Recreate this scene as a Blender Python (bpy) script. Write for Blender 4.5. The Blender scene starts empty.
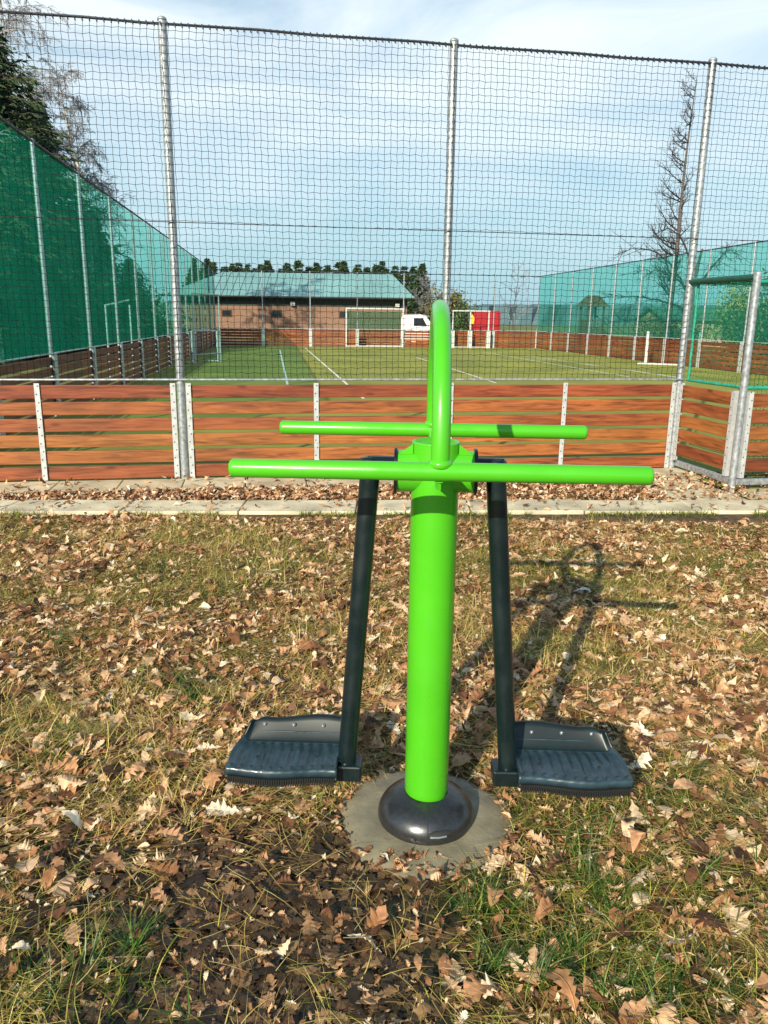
import bpy, math, random
import numpy as np
from math import sin, cos, pi, radians, atan2, sqrt
random.seed(7); RNG = np.random.default_rng(7)
scene = bpy.context.scene
C = scene.collection

# ------------------------------------------------------------------ helpers
class MB:
    """collects shapes; build() links them as one mesh object"""
    def __init__(s): s.v = []; s.f = []; s.m = []; s.n = 0; s.sm = []
    def raw(s, verts, faces, mi=0, smooth=False):
        s.v += [tuple(p) for p in verts]
        s.f += [tuple(i + s.n for i in f) for f in faces]
        s.m += [mi] * len(faces); s.sm += [smooth] * len(faces); s.n += len(verts)
        return s
    def box(s, x0, x1, y0, y1, z0, z1, mi=0):
        v = [(x0,y0,z0),(x1,y0,z0),(x1,y1,z0),(x0,y1,z0),(x0,y0,z1),(x1,y0,z1),(x1,y1,z1),(x0,y1,z1)]
        return s.raw(v, [(0,3,2,1),(4,5,6,7),(0,1,5,4),(1,2,6,5),(2,3,7,6),(3,0,4,7)], mi)
    def tube(s, path, r, n=12, mi=0, caps=True, round_end=0.0, smooth=True):
        P = [np.array(p, float) for p in path]
        R = list(r) if hasattr(r, '__len__') else [r] * len(P)
        if round_end:
            k = round_end
            for side in (0, 1):
                a, b = (P[0], P[1]) if side == 0 else (P[-1], P[-2])
                d = (a - b) / np.linalg.norm(a - b); rr = R[0] if side == 0 else R[-1]
                ext = [(a + d*k*.45, rr*.93), (a + d*k*.8, rr*.75), (a + d*k, rr*.4)]
                if side == 0: P = [e[0] for e in reversed(ext)] + P; R = [e[1] for e in reversed(ext)] + R
                else: P += [e[0] for e in ext]; R += [e[1] for e in ext]
        T = []
        for i in range(len(P)):
            t = P[min(i+1, len(P)-1)] - P[max(i-1, 0)]
            T.append(t / (np.linalg.norm(t) + 1e-12))
        up = np.array([0,0,1.]) if abs(T[0][2]) < .9 else np.array([1.,0,0])
        a = np.cross(up, T[0]); a /= np.linalg.norm(a)
        vs = []
        for i, p in enumerate(P):
            a = a - T[i] * (a @ T[i]); a /= np.linalg.norm(a); b = np.cross(T[i], a)
            for k in range(n):
                w = 2*pi*k/n; vs.append(p + R[i]*(cos(w)*a + sin(w)*b))
        fs = [(i*n+k, i*n+(k+1)%n, (i+1)*n+(k+1)%n, (i+1)*n+k) for i in range(len(P)-1) for k in range(n)]
        s.raw(vs, fs, mi, smooth)
        if caps:
            s.raw(vs[:n], [tuple(reversed(range(n)))], mi); s.raw(vs[-n:], [tuple(range(n))], mi)
        return s
    def lathe(s, prof, c=(0,0,0), n=48, mi=0, smooth=True):
        vs = [(c[0]+r*cos(2*pi*k/n), c[1]+r*sin(2*pi*k/n), c[2]+z) for r, z in prof for k in range(n)]
        fs = [(i*n+k, i*n+(k+1)%n, (i+1)*n+(k+1)%n, (i+1)*n+k) for i in range(len(prof)-1) for k in range(n)]
        return s.raw(vs, fs, mi, smooth)
    def prism(s, poly, axis, a, b, mi=0):
        """2-D polygon extruded along axis from a to b (poly coords are the other two axes, in order)"""
        def P(p, t):
            return {'x': (t, p[0], p[1]), 'y': (p[0], t, p[1]), 'z': (p[0], p[1], t)}[axis]
        n = len(poly)
        vs = [P(p, a) for p in poly] + [P(p, b) for p in poly]
        fs = [tuple(reversed(range(n))), tuple(range(n, 2*n))] + [(i, (i+1)%n, n+(i+1)%n, n+i) for i in range(n)]
        return s.raw(vs, fs, mi)
    def build(s, name, mats, parent=None, bevel=0):
        me = bpy.data.meshes.new(name); me.from_pydata(s.v, [], s.f); me.update()
        if not isinstance(mats, (list, tuple)): mats = [mats]
        for m in mats: me.materials.append(m)
        me.polygons.foreach_set('material_index', s.m)
        me.polygons.foreach_set('use_smooth', s.sm)
        o = bpy.data.objects.new(name, me); C.objects.link(o)
        if parent: o.parent = parent
        if bevel:
            b = o.modifiers.new('bevel', 'BEVEL'); b.width = bevel; b.segments = 2; b.limit_method = 'ANGLE'; b.angle_limit = radians(50)
        return o

def np_mesh(name, V, F, mats, parent=None, mi=None, smooth=False):
    """fast mesh from numpy arrays; F is (n,3) or (n,4)"""
    me = bpy.data.meshes.new(name)
    k = F.shape[1]; n = len(F)
    me.vertices.add(len(V)); me.vertices.foreach_set('co', np.ascontiguousarray(V, dtype=np.float32).ravel())
    me.loops.add(n*k); me.loops.foreach_set('vertex_index', np.ascontiguousarray(F, dtype=np.int32).ravel())
    me.polygons.add(n); me.polygons.foreach_set('loop_start', np.arange(0, n*k, k, dtype=np.int32))
    if not isinstance(mats, (list, tuple)): mats = [mats]
    for m in mats: me.materials.append(m)
    if mi is not None: me.polygons.foreach_set('material_index', np.ascontiguousarray(mi, dtype=np.int32))
    me.polygons.foreach_set('use_smooth', [smooth]*n)
    me.update(calc_edges=True); me.validate()
    o = bpy.data.objects.new(name, me); C.objects.link(o)
    if parent: o.parent = parent
    return o

def sticks(A, B, ra, rb, n=3):
    """tapered prisms from points A to B (vectorised) -> V, F(quads)"""
    A = np.asarray(A, float); B = np.asarray(B, float); N = len(A)
    ra = np.broadcast_to(np.asarray(ra, float), (N,)); rb = np.broadcast_to(np.asarray(rb, float), (N,))
    T = B - A; T /= (np.linalg.norm(T, axis=1, keepdims=True) + 1e-9)
    up = np.where(np.abs(T[:, 2:3]) < .9, np.array([[0,0,1.]]), np.array([[1.,0,0]]))
    a = np.cross(up, T); a /= np.linalg.norm(a, axis=1, keepdims=True); b = np.cross(T, a)
    V = np.zeros((N, 2*n, 3))
    for k in range(n):
        w = 2*pi*k/n; off = cos(w)*a + sin(w)*b
        V[:, k] = A + off*ra[:, None]; V[:, n+k] = B + off*rb[:, None]
    F = np.array([[k, (k+1)%n, n+(k+1)%n, n+k] for k in range(n)])
    F = (F[None] + (np.arange(N)*2*n)[:, None, None]).reshape(-1, 4)
    return V.reshape(-1, 3), F

def merge(parts):
    V = []; F = []; M = []; n = 0
    for i, (v, f, m) in enumerate(parts):
        V.append(v); F.append(f + n); M.append(np.full(len(f), m)); n += len(v)
    return np.concatenate(V), np.concatenate(F), np.concatenate(M)

def tag(o, label=None, cat=None, group=None, kind=None):
    if label: o['label'] = label
    if cat: o['category'] = cat
    if group: o['group'] = group
    if kind: o['kind'] = kind
    return o
def thing(name, label, cat, loc=(0,0,0), rotz=0, group=None):
    o = bpy.data.objects.new(name, None); C.objects.link(o)
    o.location = loc; o.rotation_euler = (0, 0, rotz); o.empty_display_size = .2
    return tag(o, label, cat, group)
def copy_tree(o, parent=None):
    c = o.copy(); C.objects.link(c)
    if parent: c.parent = parent
    for ch in o.children: copy_tree(ch, c)
    return c

# ------------------------------------------------------------------ materials
def mat(name, col, rough=.6, metal=0, var=0, scale=6, bump=0, bscale=40, spec=None, stretch=None, col2=None, island=0, coat=0, detail=6):
    m = bpy.data.materials.new(name); m.use_nodes = True
    nt = m.node_tree; N = nt.nodes; Lk = nt.links
    b = N['Principled BSDF']; b.inputs['Roughness'].default_value = rough; b.inputs['Metallic'].default_value = metal
    if spec is not None: b.inputs['Specular IOR Level'].default_value = spec
    if coat: b.inputs['Coat Weight'].default_value = coat; b.inputs['Coat Roughness'].default_value = .08
    col = (*col, 1)
    b.inputs['Base Color'].default_value = col
    tc = N.new('ShaderNodeTexCoord'); mp = N.new('ShaderNodeMapping'); Lk.new(tc.outputs['Object'], mp.inputs[0])
    if stretch: mp.inputs['Scale'].default_value = stretch
    out = None
    if var or col2:
        nz = N.new('ShaderNodeTexNoise'); nz.inputs['Scale'].default_value = scale; nz.inputs['Detail'].default_value = detail
        Lk.new(mp.outputs[0], nz.inputs['Vector'])
        cr = N.new('ShaderNodeValToRGB')
        cr.color_ramp.elements[0].position = .35; cr.color_ramp.elements[1].position = .65
        if col2: cr.color_ramp.elements[0].color = col; cr.color_ramp.elements[1].color = (*col2, 1)
        else:
            cr.color_ramp.elements[0].color = tuple(c*(1-var) for c in col[:3]) + (1,)
            cr.color_ramp.elements[1].color = tuple(min(1, c*(1+var)) for c in col[:3]) + (1,)
        Lk.new(nz.outputs['Fac'], cr.inputs[0]); out = cr.outputs[0]
    if island:
        ge = N.new('ShaderNodeNewGeometry'); hs = N.new('ShaderNodeHueSaturation')
        mr = N.new('ShaderNodeMapRange'); mr.inputs[3].default_value = 1-island; mr.inputs[4].default_value = 1+island
        Lk.new(ge.outputs['Random Per Island'], mr.inputs[0]); Lk.new(mr.outputs[0], hs.inputs['Value'])
        if out: Lk.new(out, hs.inputs['Color'])
        else: hs.inputs['Color'].default_value = col
        out = hs.outputs[0]
    if out: Lk.new(out, b.inputs['Base Color'])
    if bump:
        n2 = N.new('ShaderNodeTexNoise'); n2.inputs['Scale'].default_value = bscale; n2.inputs['Detail'].default_value = 8
        Lk.new(mp.outputs[0], n2.inputs['Vector'])
        bp = N.new('ShaderNodeBump'); bp.inputs['Strength'].default_value = bump; bp.inputs['Distance'].default_value = .01
        Lk.new(n2.outputs['Fac'], bp.inputs['Height']); Lk.new(bp.outputs[0], b.inputs['Normal'])
    return m

def ramp_island(name, cols, rough=.6, trans=0, bump=0, nscale=30, nmix=.35):
    """colour picked per mesh island from a ramp, plus small mottling"""
    m = bpy.data.materials.new(name); m.use_nodes = True
    nt = m.node_tree; N = nt.nodes; Lk = nt.links; b = N['Principled BSDF']
    b.inputs['Roughness'].default_value = rough
    ge = N.new('ShaderNodeNewGeometry'); cr = N.new('ShaderNodeValToRGB'); cr.color_ramp.interpolation = 'LINEAR'
    while len(cr.color_ramp.elements) < len(cols): cr.color_ramp.elements.new(.5)
    for i, (p, c) in enumerate(cols):
        cr.color_ramp.elements[i].position = p; cr.color_ramp.elements[i].color = (*c, 1)
    Lk.new(ge.outputs['Random Per Island'], cr.inputs[0])
    tc = N.new('ShaderNodeTexCoord'); nz = N.new('ShaderNodeTexNoise'); nz.inputs['Scale'].default_value = nscale; nz.inputs['Detail'].default_value = 5
    Lk.new(tc.outputs['Object'], nz.inputs['Vector'])
    mr = N.new('ShaderNodeMapRange'); mr.inputs[1].default_value = .3; mr.inputs[2].default_value = .7
    mr.inputs[3].default_value = 1-nmix; mr.inputs[4].default_value = 1+nmix; Lk.new(nz.outputs['Fac'], mr.inputs[0])
    hs = N.new('ShaderNodeHueSaturation'); Lk.new(cr.outputs[0], hs.inputs['Color']); Lk.new(mr.outputs[0], hs.inputs['Value'])
    Lk.new(hs.outputs[0], b.inputs['Base Color'])
    if trans:
        tr = N.new('ShaderNodeBsdfTranslucent'); Lk.new(hs.outputs[0], tr.inputs[0])
        mx = N.new('ShaderNodeMixShader'); mx.inputs[0].default_value = trans
        Lk.new(b.outputs[0], mx.inputs[1]); Lk.new(tr.outputs[0], mx.inputs[2]); Lk.new(mx.outputs[0], N['Material Output'].inputs[0])
    return m

def scrim_mat(name, col, cover):
    m = bpy.data.materials.new(name); m.use_nodes = True
    nt = m.node_tree; N = nt.nodes; Lk = nt.links; b = N['Principled BSDF']
    b.inputs['Base Color'].default_value = (*col, 1); b.inputs['Roughness'].default_value = .7
    tl = N.new('ShaderNodeBsdfTranslucent'); tl.inputs[0].default_value = (*col, 1)
    m1 = N.new('ShaderNodeMixShader'); m1.inputs[0].default_value = .5; Lk.new(b.outputs[0], m1.inputs[1]); Lk.new(tl.outputs[0], m1.inputs[2])
    tp = N.new('ShaderNodeBsdfTransparent'); tp.inputs[0].default_value = (.56, .96, .86, 1)
    mx = N.new('ShaderNodeMixShader'); mx.inputs[0].default_value = cover
    tc = N.new('ShaderNodeTexCoord'); nz = N.new('ShaderNodeTexNoise'); nz.inputs['Scale'].default_value = .8; nz.inputs['Detail'].default_value = 4
    Lk.new(tc.outputs['Object'], nz.inputs['Vector'])
    mr = N.new('ShaderNodeMapRange'); mr.inputs[1].default_value = .3; mr.inputs[2].default_value = .7; mr.inputs[3].default_value = cover*.85; mr.inputs[4].default_value = min(1, cover*1.15)
    Lk.new(nz.outputs['Fac'], mr.inputs[0]); Lk.new(mr.outputs[0], mx.inputs[0])
    Lk.new(tp.outputs[0], mx.inputs[1]); Lk.new(m1.outputs[0], mx.inputs[2]); Lk.new(mx.outputs[0], N['Material Output'].inputs[0])
    return m

M = {}
M['green'] = mat('green powder coat', (.070, .44, .012), .26, var=.05, scale=3, bump=.03, bscale=240, coat=.35)
M['galv'] = mat('galvanised steel', (.36, .385, .41), .45, .5, var=.3, scale=28, bump=.08, bscale=120)
M['galv_dark'] = mat('weathered galvanised steel', (.30, .33, .36), .45, .55, var=.35, scale=30, bump=.08, bscale=120)
M['bracket'] = mat('zinc strip', (.50, .52, .53), .45, .2, var=.12, scale=20)
M['hole'] = mat('bolt hole', (.02,.02,.02), .8)
M['net'] = mat('black netting cord', (.010, .012, .018), .9, spec=.1)
M['rope'] = mat('dark rope', (.035, .042, .055), .6, var=.3, scale=60)
M['greennet'] = mat('green netting cord', (.008, .085, .045), .7, spec=.2)
M['greenframe'] = mat('green painted tube', (.02, .30, .20), .4, var=.2, scale=20)
M['darkgreenpad'] = mat('dark green padding', (.012, .07, .05), .5, var=.2, scale=20)
M['white'] = mat('white painted steel', (.52,.54,.53), .4, var=.05)
M['darkplastic'] = mat('dark blue green plastic', (.012, .036, .048), .3, var=.2, scale=14, bump=.05, bscale=90, coat=.15)
M['padfloor'] = mat('pedal plastic painted sky sheen', (.022, .045, .060), .30, var=.25, scale=22, bump=.05, bscale=70, coat=.2)  # floor copy of the pedal plastic, sky reflection painted in as lighter slate
M['padwall'] = mat('moulded plastic painted dark reflection', (.004,.012,.014), .38, var=.2, scale=20)  # wall copy of the pedal plastic, dark reflection painted in
M['darkpaint'] = mat('dark green paint', (.004, .012, .014), .3, var=.1, scale=8, coat=.2)
M['rubber'] = mat('black rubber', (.008,.009,.010), .6)
M['domeplastic'] = mat('black metallic plastic', (.085,.088,.092), .30, .8, var=.12, scale=70, bump=.04, bscale=300)
M['steel'] = mat('bright bolt', (.75,.76,.78), .22, .9)
M['concrete'] = mat('damp concrete', (.21,.185,.125), .5, var=.22, scale=9, bump=.3, bscale=45)
M['kerb'] = mat('kerb concrete', (.58,.52,.37), .85, var=.28, scale=3.2, bump=.35, bscale=50, island=.1)
M['paver'] = mat('paving concrete', (.54,.48,.33), .85, var=.22, scale=4, bump=.35, bscale=50, island=.12)
M['turf'] = mat('artificial turf', (.18,.205,.018), .9, col2=(.31,.31,.04), scale=.5, bump=.5, bscale=120, detail=10)
M['line'] = mat('white pitch line', (.78,.78,.70), .8)
M['seam'] = mat('dark pitch seam', (.03,.07,.05), .8)
M['field'] = mat('rough grass', (.07,.11,.02), .95, col2=(.17,.19,.045), scale=.6, bump=.6, bscale=30, detail=10)
M['soil'] = mat('leafy soil', (.040,.024,.011), .9, col2=(.15,.090,.040), scale=14, bump=.9, bscale=60, detail=12)
M['bark'] = mat('brown bark', (.10,.075,.05), .9, var=.4, scale=12, bump=.5, bscale=30)
M['greybark'] = mat('grey bark', (.10,.085,.075), .9, var=.4, scale=10)
M['birchbark'] = mat('birch bark', (.70,.66,.56), .8, col2=(.10,.09,.08), scale=5, stretch=(1,1,2.2))
M['twig'] = mat('grey brown twigs', (.24,.235,.25), .9)
M['darktwig'] = mat('dark twigs', (.045,.036,.032), .9)
M['needle'] = mat('spruce needles', (.030,.065,.018), .8, island=.55)
M['leafgreen'] = mat('shrub leaves', (.055,.11,.028), .6, island=.5)
M['leafolive'] = mat('olive leaves', (.13,.12,.035), .7, island=.5)
M['leafyellow'] = mat('straw yellow leaves', (.34,.27,.08), .7, island=.4)
M['brick'] = mat('brick wall', (.34,.15,.085), .9, var=.15, scale=1.5)
M['eaves'] = mat('dark eaves colour', (.03,.04,.035), .8)
M['roof'] = mat('blue green sheet roof', (.19,.37,.37), .45, var=.12, scale=.4)
M['glass'] = mat('dark window glass', (.02,.025,.03), .1)
M['vanwhite'] = mat('white van paint', (.80,.81,.82), .3, coat=.4)
M['vanred'] = mat('red van paint', (.36,.012,.016), .3, coat=.4)
M['tyre'] = mat('tyre rubber', (.015,.015,.015), .8)
M['timber'] = mat('weathered timber', (.10,.065,.035), .85, var=.3, scale=8)
M['plaster'] = mat('tan plaster', (.42,.28,.17), .85, var=.12, scale=2)
M['housegreen'] = mat('green sheet roof', (.05,.16,.10), .5)
M['yellow'] = mat('yellow paint', (.8,.5,.03), .5)
M['hill'] = mat('forest with painted haze', (.075,.14,.17), .95, var=.3, scale=.08)  # blue air haze is put into this colour, no haze volume
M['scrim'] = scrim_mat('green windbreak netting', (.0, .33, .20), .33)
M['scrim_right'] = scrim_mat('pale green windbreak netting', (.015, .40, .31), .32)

def rough_var(m, lo, hi, scale):
    nt = m.node_tree; nz = nt.nodes.new('ShaderNodeTexNoise'); nz.inputs['Scale'].default_value = scale; nz.inputs['Detail'].default_value = 8
    tc = nt.nodes.new('ShaderNodeTexCoord'); nt.links.new(tc.outputs['Object'], nz.inputs['Vector'])
    mr = nt.nodes.new('ShaderNodeMapRange'); mr.inputs[1].default_value = .35; mr.inputs[2].default_value = .65; mr.inputs[3].default_value = lo; mr.inputs[4].default_value = hi
    nt.links.new(nz.outputs['Fac'], mr.inputs[0]); nt.links.new(mr.outputs[0], nt.nodes['Principled BSDF'].inputs['Roughness'])
rough_var(M['green'], .18, .42, 9); rough_var(M['darkpaint'], .2, .5, 14); rough_var(M['padfloor'], .18, .5, 25); rough_var(M['domeplastic'], .26, .36, 12); rough_var(M['concrete'], .25, .75, 7)
# planks: grain along x, knots, stain
def wood():
    m = bpy.data.materials.new('stained planks'); m.use_nodes = True
    nt = m.node_tree; N = nt.nodes; Lk = nt.links; b = N['Principled BSDF']; b.inputs['Roughness'].default_value = .62
    tc = N.new('ShaderNodeTexCoord'); mp = N.new('ShaderNodeMapping'); mp.inputs['Scale'].default_value = (1.2, 14, 16); Lk.new(tc.outputs['Object'], mp.inputs[0])
    nz = N.new('ShaderNodeTexNoise'); nz.inputs['Scale'].default_value = 2.2; nz.inputs['Detail'].default_value = 9; nz.inputs['Distortion'].default_value = .8; Lk.new(mp.outputs[0], nz.inputs['Vector'])
    cr = N.new('ShaderNodeValToRGB'); e = cr.color_ramp.elements
    e[0].position = .28; e[0].color = (.085,.022,.005,1); e[1].position = .78; e[1].color = (.40,.132,.036,1)
    x = cr.color_ramp.elements.new(.5); x.color = (.27,.074,.018,1)
    Lk.new(nz.outputs['Fac'], cr.inputs[0])
    # knots
    mp2 = N.new('ShaderNodeMapping'); mp2.inputs['Scale'].default_value = (2.2, 6, 6.4); Lk.new(tc.outputs['Object'], mp2.inputs[0])
    vo = N.new('ShaderNodeTexVoronoi'); vo.inputs['Scale'].default_value = 1.0; Lk.new(mp2.outputs[0], vo.inputs['Vector'])
    kr = N.new('ShaderNodeValToRGB'); kr.color_ramp.elements[0].position = .05; kr.color_ramp.elements[0].color = (.5,.36,.3,1); kr.color_ramp.elements[1].position = .16; kr.color_ramp.elements[1].color = (1,1,1,1)
    Lk.new(vo.outputs['Distance'], kr.inputs[0])
    mu = N.new('ShaderNodeMix'); mu.data_type = 'RGBA'; mu.blend_type = 'MULTIPLY'; mu.inputs[0].default_value = 1; Lk.new(cr.outputs[0], mu.inputs[6]); Lk.new(kr.outputs[0], mu.inputs[7])
    # big weather stains
    n3 = N.new('ShaderNodeTexNoise'); n3.inputs['Scale'].default_value = 1.1; n3.inputs['Detail'].default_value = 5; Lk.new(tc.outputs['Object'], n3.inputs['Vector'])
    m3 = N.new('ShaderNodeMapRange'); m3.inputs[1].default_value = .35; m3.inputs[2].default_value = .65; m3.inputs[3].default_value = .72; m3.inputs[4].default_value = 1.12; Lk.new(n3.outputs['Fac'], m3.inputs[0])
    ge = N.new('ShaderNodeNewGeometry'); mi = N.new('ShaderNodeMapRange'); mi.inputs[3].default_value = .78; mi.inputs[4].default_value = 1.2; Lk.new(ge.outputs['Random Per Island'], mi.inputs[0])
    mm0 = N.new('ShaderNodeMath'); mm0.operation = 'MULTIPLY'; Lk.new(m3.outputs[0], mm0.inputs[0]); Lk.new(mi.outputs[0], mm0.inputs[1])
    oi = N.new('ShaderNodeObjectInfo'); mo = N.new('ShaderNodeMapRange'); mo.inputs[3].default_value = .78; mo.inputs[4].default_value = 1.12; Lk.new(oi.outputs['Random'], mo.inputs[0])
    mm = N.new('ShaderNodeMath'); mm.operation = 'MULTIPLY'; Lk.new(mm0.outputs[0], mm.inputs[0]); Lk.new(mo.outputs[0], mm.inputs[1])
    gr_ = N.new('ShaderNodeMapRange'); gr_.inputs[3].default_value = .485; gr_.inputs[4].default_value = .515
    hs = N.new('ShaderNodeHueSaturation'); Lk.new(mu.outputs[2], hs.inputs['Color']); Lk.new(mm.outputs[0], hs.inputs['Value'])
    Lk.new(ge.outputs['Random Per Island'], gr_.inputs[0]); Lk.new(gr_.outputs[0], hs.inputs['Hue'])
    Lk.new(hs.outputs[0], b.inputs['Base Color'])
    bp = N.new('ShaderNodeBump'); bp.inputs['Strength'].default_value = .25; bp.inputs['Distance'].default_value = .004; Lk.new(nz.outputs['Fac'], bp.inputs['Height']); Lk.new(bp.outputs[0], b.inputs['Normal'])
    return m
M['plank'] = wood()

LEAFCOLS = [(0,(.045,.020,.010)),(.15,(.15,.060,.026)),(.34,(.36,.165,.070)),(.55,(.56,.30,.15)),(.75,(.72,.47,.27)),(.93,(.82,.62,.41)),(1,(.90,.80,.62))]
M['leaf'] = ramp_island('dry oak leaves', LEAFCOLS, .62, .22, nscale=45)
M['wetleaf'] = ramp_island('wet flattened leaves', [(0,(.018,.010,.005)),(.4,(.055,.031,.014)),(.78,(.12,.066,.030)),(1,(.32,.18,.085))], .5, .0, nscale=45)
M['strawblade'] = ramp_island('dry grass blades', [(0,(.20,.13,.025)),(.5,(.56,.42,.10)),(1,(.80,.66,.26))], .6, .2, nscale=20)
M['greenblade'] = ramp_island('green grass blades', [(0,(.035,.080,.008)),(.5,(.11,.18,.018)),(.80,(.33,.36,.035)),(1,(.55,.47,.08))], .5, .3, nscale=20)

# ------------------------------------------------------------------ camera
H = 1.6; f = 772.9; p = radians(14.03); r = radians(.723)
Fv = np.array([0, cos(p), -sin(p)]); R0 = np.array([1,0,0.]); U0 = np.cross(R0, Fv)
Rv = R0*cos(r) + U0*sin(r); Uv = -R0*sin(r) + U0*cos(r)
from mathutils import Matrix, Vector
cam = bpy.data.cameras.new('camera'); co = bpy.data.objects.new('camera', cam); C.objects.link(co)
mw = Matrix(((Rv[0],Uv[0],-Fv[0],0),(Rv[1],Uv[1],-Fv[1],0),(Rv[2],Uv[2],-Fv[2],H),(0,0,0,1)))
co.matrix_world = mw
cam.sensor_fit = 'VERTICAL'; cam.sensor_height = 36; cam.lens = f/1024*36; cam.clip_end = 3000; cam.clip_start = .05
scene.camera = co

# ------------------------------------------------------------------ light
DX, DY, DZ = 1.08, 2.42, -1.26
sun = bpy.data.lights.new('sun', 'SUN'); sun.energy = 5; sun.angle = radians(.5); sun.color = (1, .90, .70)
so = bpy.data.objects.new('sun', sun); C.objects.link(so)
so.rotation_euler = Vector((DX, DY, DZ)).to_track_quat('-Z', 'Y').to_euler(); so.location = (-6,-12,14)
w = bpy.data.worlds.new('World'); scene.world = w; w.use_nodes = True
N = w.node_tree.nodes; Lk = w.node_tree.links; bg = N['Background']; bg.inputs['Strength'].default_value = .13
sky = N.new('ShaderNodeTexSky'); sky.sky_type = 'NISHITA'; sky.sun_disc = False
sky.sun_elevation = atan2(-DZ, sqrt(DX*DX+DY*DY)); sky.sun_rotation = atan2(-DX, -DY)
sky.air_density = 1.1; sky.dust_density = .6; sky.ozone_density = 1.0
tc = N.new('ShaderNodeTexCoord'); mp = N.new('ShaderNodeMapping'); mp.inputs['Scale'].default_value = (1, 1, 4.2); mp.inputs['Rotation'].default_value = (0, radians(5), 0); mp.inputs['Location'].default_value = (.4,0,.3)
Lk.new(tc.outputs['Generated'], mp.inputs[0])
nz = N.new('ShaderNodeTexNoise'); nz.inputs['Scale'].default_value = 2.4; nz.inputs['Detail'].default_value = 9; nz.inputs['Roughness'].default_value = .58; nz.inputs['Distortion'].default_value = .6; Lk.new(mp.outputs[0], nz.inputs['Vector'])
mr = N.new('ShaderNodeMapRange'); mr.inputs[1].default_value = .36; mr.inputs[2].default_value = .68; Lk.new(nz.outputs['Fac'], mr.inputs[0])
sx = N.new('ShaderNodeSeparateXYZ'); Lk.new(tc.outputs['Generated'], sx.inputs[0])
# cloud veil: thin at the horizon, thickest at 20-30 degrees, kept off the unseen overhead and rear sky to lower ambient light
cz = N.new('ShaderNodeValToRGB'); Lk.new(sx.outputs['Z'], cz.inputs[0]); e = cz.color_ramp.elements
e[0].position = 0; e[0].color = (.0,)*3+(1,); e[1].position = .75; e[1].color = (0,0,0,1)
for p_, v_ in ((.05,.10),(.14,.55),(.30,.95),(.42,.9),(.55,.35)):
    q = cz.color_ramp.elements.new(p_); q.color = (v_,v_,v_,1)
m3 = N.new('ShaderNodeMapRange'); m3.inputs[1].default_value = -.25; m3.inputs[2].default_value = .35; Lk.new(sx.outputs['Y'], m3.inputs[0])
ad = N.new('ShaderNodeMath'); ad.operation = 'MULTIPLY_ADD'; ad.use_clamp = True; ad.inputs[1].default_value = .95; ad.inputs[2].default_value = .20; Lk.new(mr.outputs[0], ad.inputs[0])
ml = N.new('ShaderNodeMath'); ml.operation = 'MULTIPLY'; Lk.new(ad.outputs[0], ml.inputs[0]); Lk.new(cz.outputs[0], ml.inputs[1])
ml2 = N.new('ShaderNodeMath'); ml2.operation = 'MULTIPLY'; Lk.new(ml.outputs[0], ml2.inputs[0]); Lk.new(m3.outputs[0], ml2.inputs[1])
# bluish haze band low over the horizon
hz = N.new('ShaderNodeMapRange'); hz.inputs[1].default_value = .42; hz.inputs[2].default_value = .0; hz.inputs[3].default_value = .15; hz.inputs[4].default_value = .95; Lk.new(sx.outputs['Z'], hz.inputs[0])
mh = N.new('ShaderNodeMix'); mh.data_type = 'RGBA'; Lk.new(hz.outputs[0], mh.inputs[0]); Lk.new(sky.outputs[0], mh.inputs[6]); mh.inputs[7].default_value = (2.3,4.3,5.3,1)
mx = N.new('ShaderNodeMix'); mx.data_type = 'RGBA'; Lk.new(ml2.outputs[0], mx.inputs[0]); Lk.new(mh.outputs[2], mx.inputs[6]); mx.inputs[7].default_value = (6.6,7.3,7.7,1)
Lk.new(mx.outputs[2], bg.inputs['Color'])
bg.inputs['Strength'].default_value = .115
scene.view_settings.view_transform = 'Standard'; scene.view_settings.look = 'None'
scene.view_settings.exposure = .38; scene.view_settings.gamma = 1

# ------------------------------------------------------------------ ground setting
NL = np.array([-2.0168, 7.6725]); TH = .171427        # near fence origin and direction
EU = np.array([cos(TH), sin(TH)]); EV = np.array([-sin(TH), cos(TH)])
def near(u, v): q = NL + EU*u + EV*v; return (q[0], q[1])
corner_nl = near(-2.66, 0); corner_nr = near(16.26, 0)
corner_fl = (-9.7, 44.9); corner_fr = (9.0, 47.4)
def sheet(name, pts, z, m):
    b = MB(); b.raw([(x, y, z) for x, y in pts], [tuple(range(len(pts)))]); o = b.build(name, m); tag(o, kind='structure'); return o
sheet('ground', [(-900,-60),(900,-60),(900,1500),(-900,1500)], -.06, M['field'])
sheet('lawn_by_forest', [(-40,4),(-4.75,7.3),(-9.8,45),(-60,60)], -.03, M['field'])
sheet('artificial_pitch', [corner_nl, near(5.317,0), near(5.317,-1.1), near(8.28,-1.1), near(8.28,0), corner_nr, corner_fr, corner_fl], 0.0, M['turf'])
sheet('path', [(-26,45.6),(-9.6,45.6),(1.0,47.1),(1.5,57.4),(-26,56.4)], -.02, M['paver'])  # made-up pale ground, added so the far board gaps look bright
b = MB()
def strip(p0, p1, wd, z, mi):
    a = np.array(p0); c = np.array(p1); d = (c-a)/np.linalg.norm(c-a); n = np.array([-d[1], d[0]])*wd/2
    b.raw([(*(a-n), z), (*(c-n), z), (*(c+n), z), (*(a+n), z)], [(0,1,2,3)], mi)
strip((-5.38,40), (-2.1,17), .06, .004, 0)
strip((-4.43,43.2), (-.45,16), .06, .004, 0)
strip((6.53,37.1), (8.82,23.7), .06, .004, 0)
strip((7.73,30.5), (8.85,22.5), .06, .004, 0)
strip((5.0,40.5), (7.3,23.4), .06, .004, 0)
strip((1.3,34), (2.9,20.5), .06, .004, 0)
strip((-6,32), (9.6,34.1), .06, .004, 0)
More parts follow.
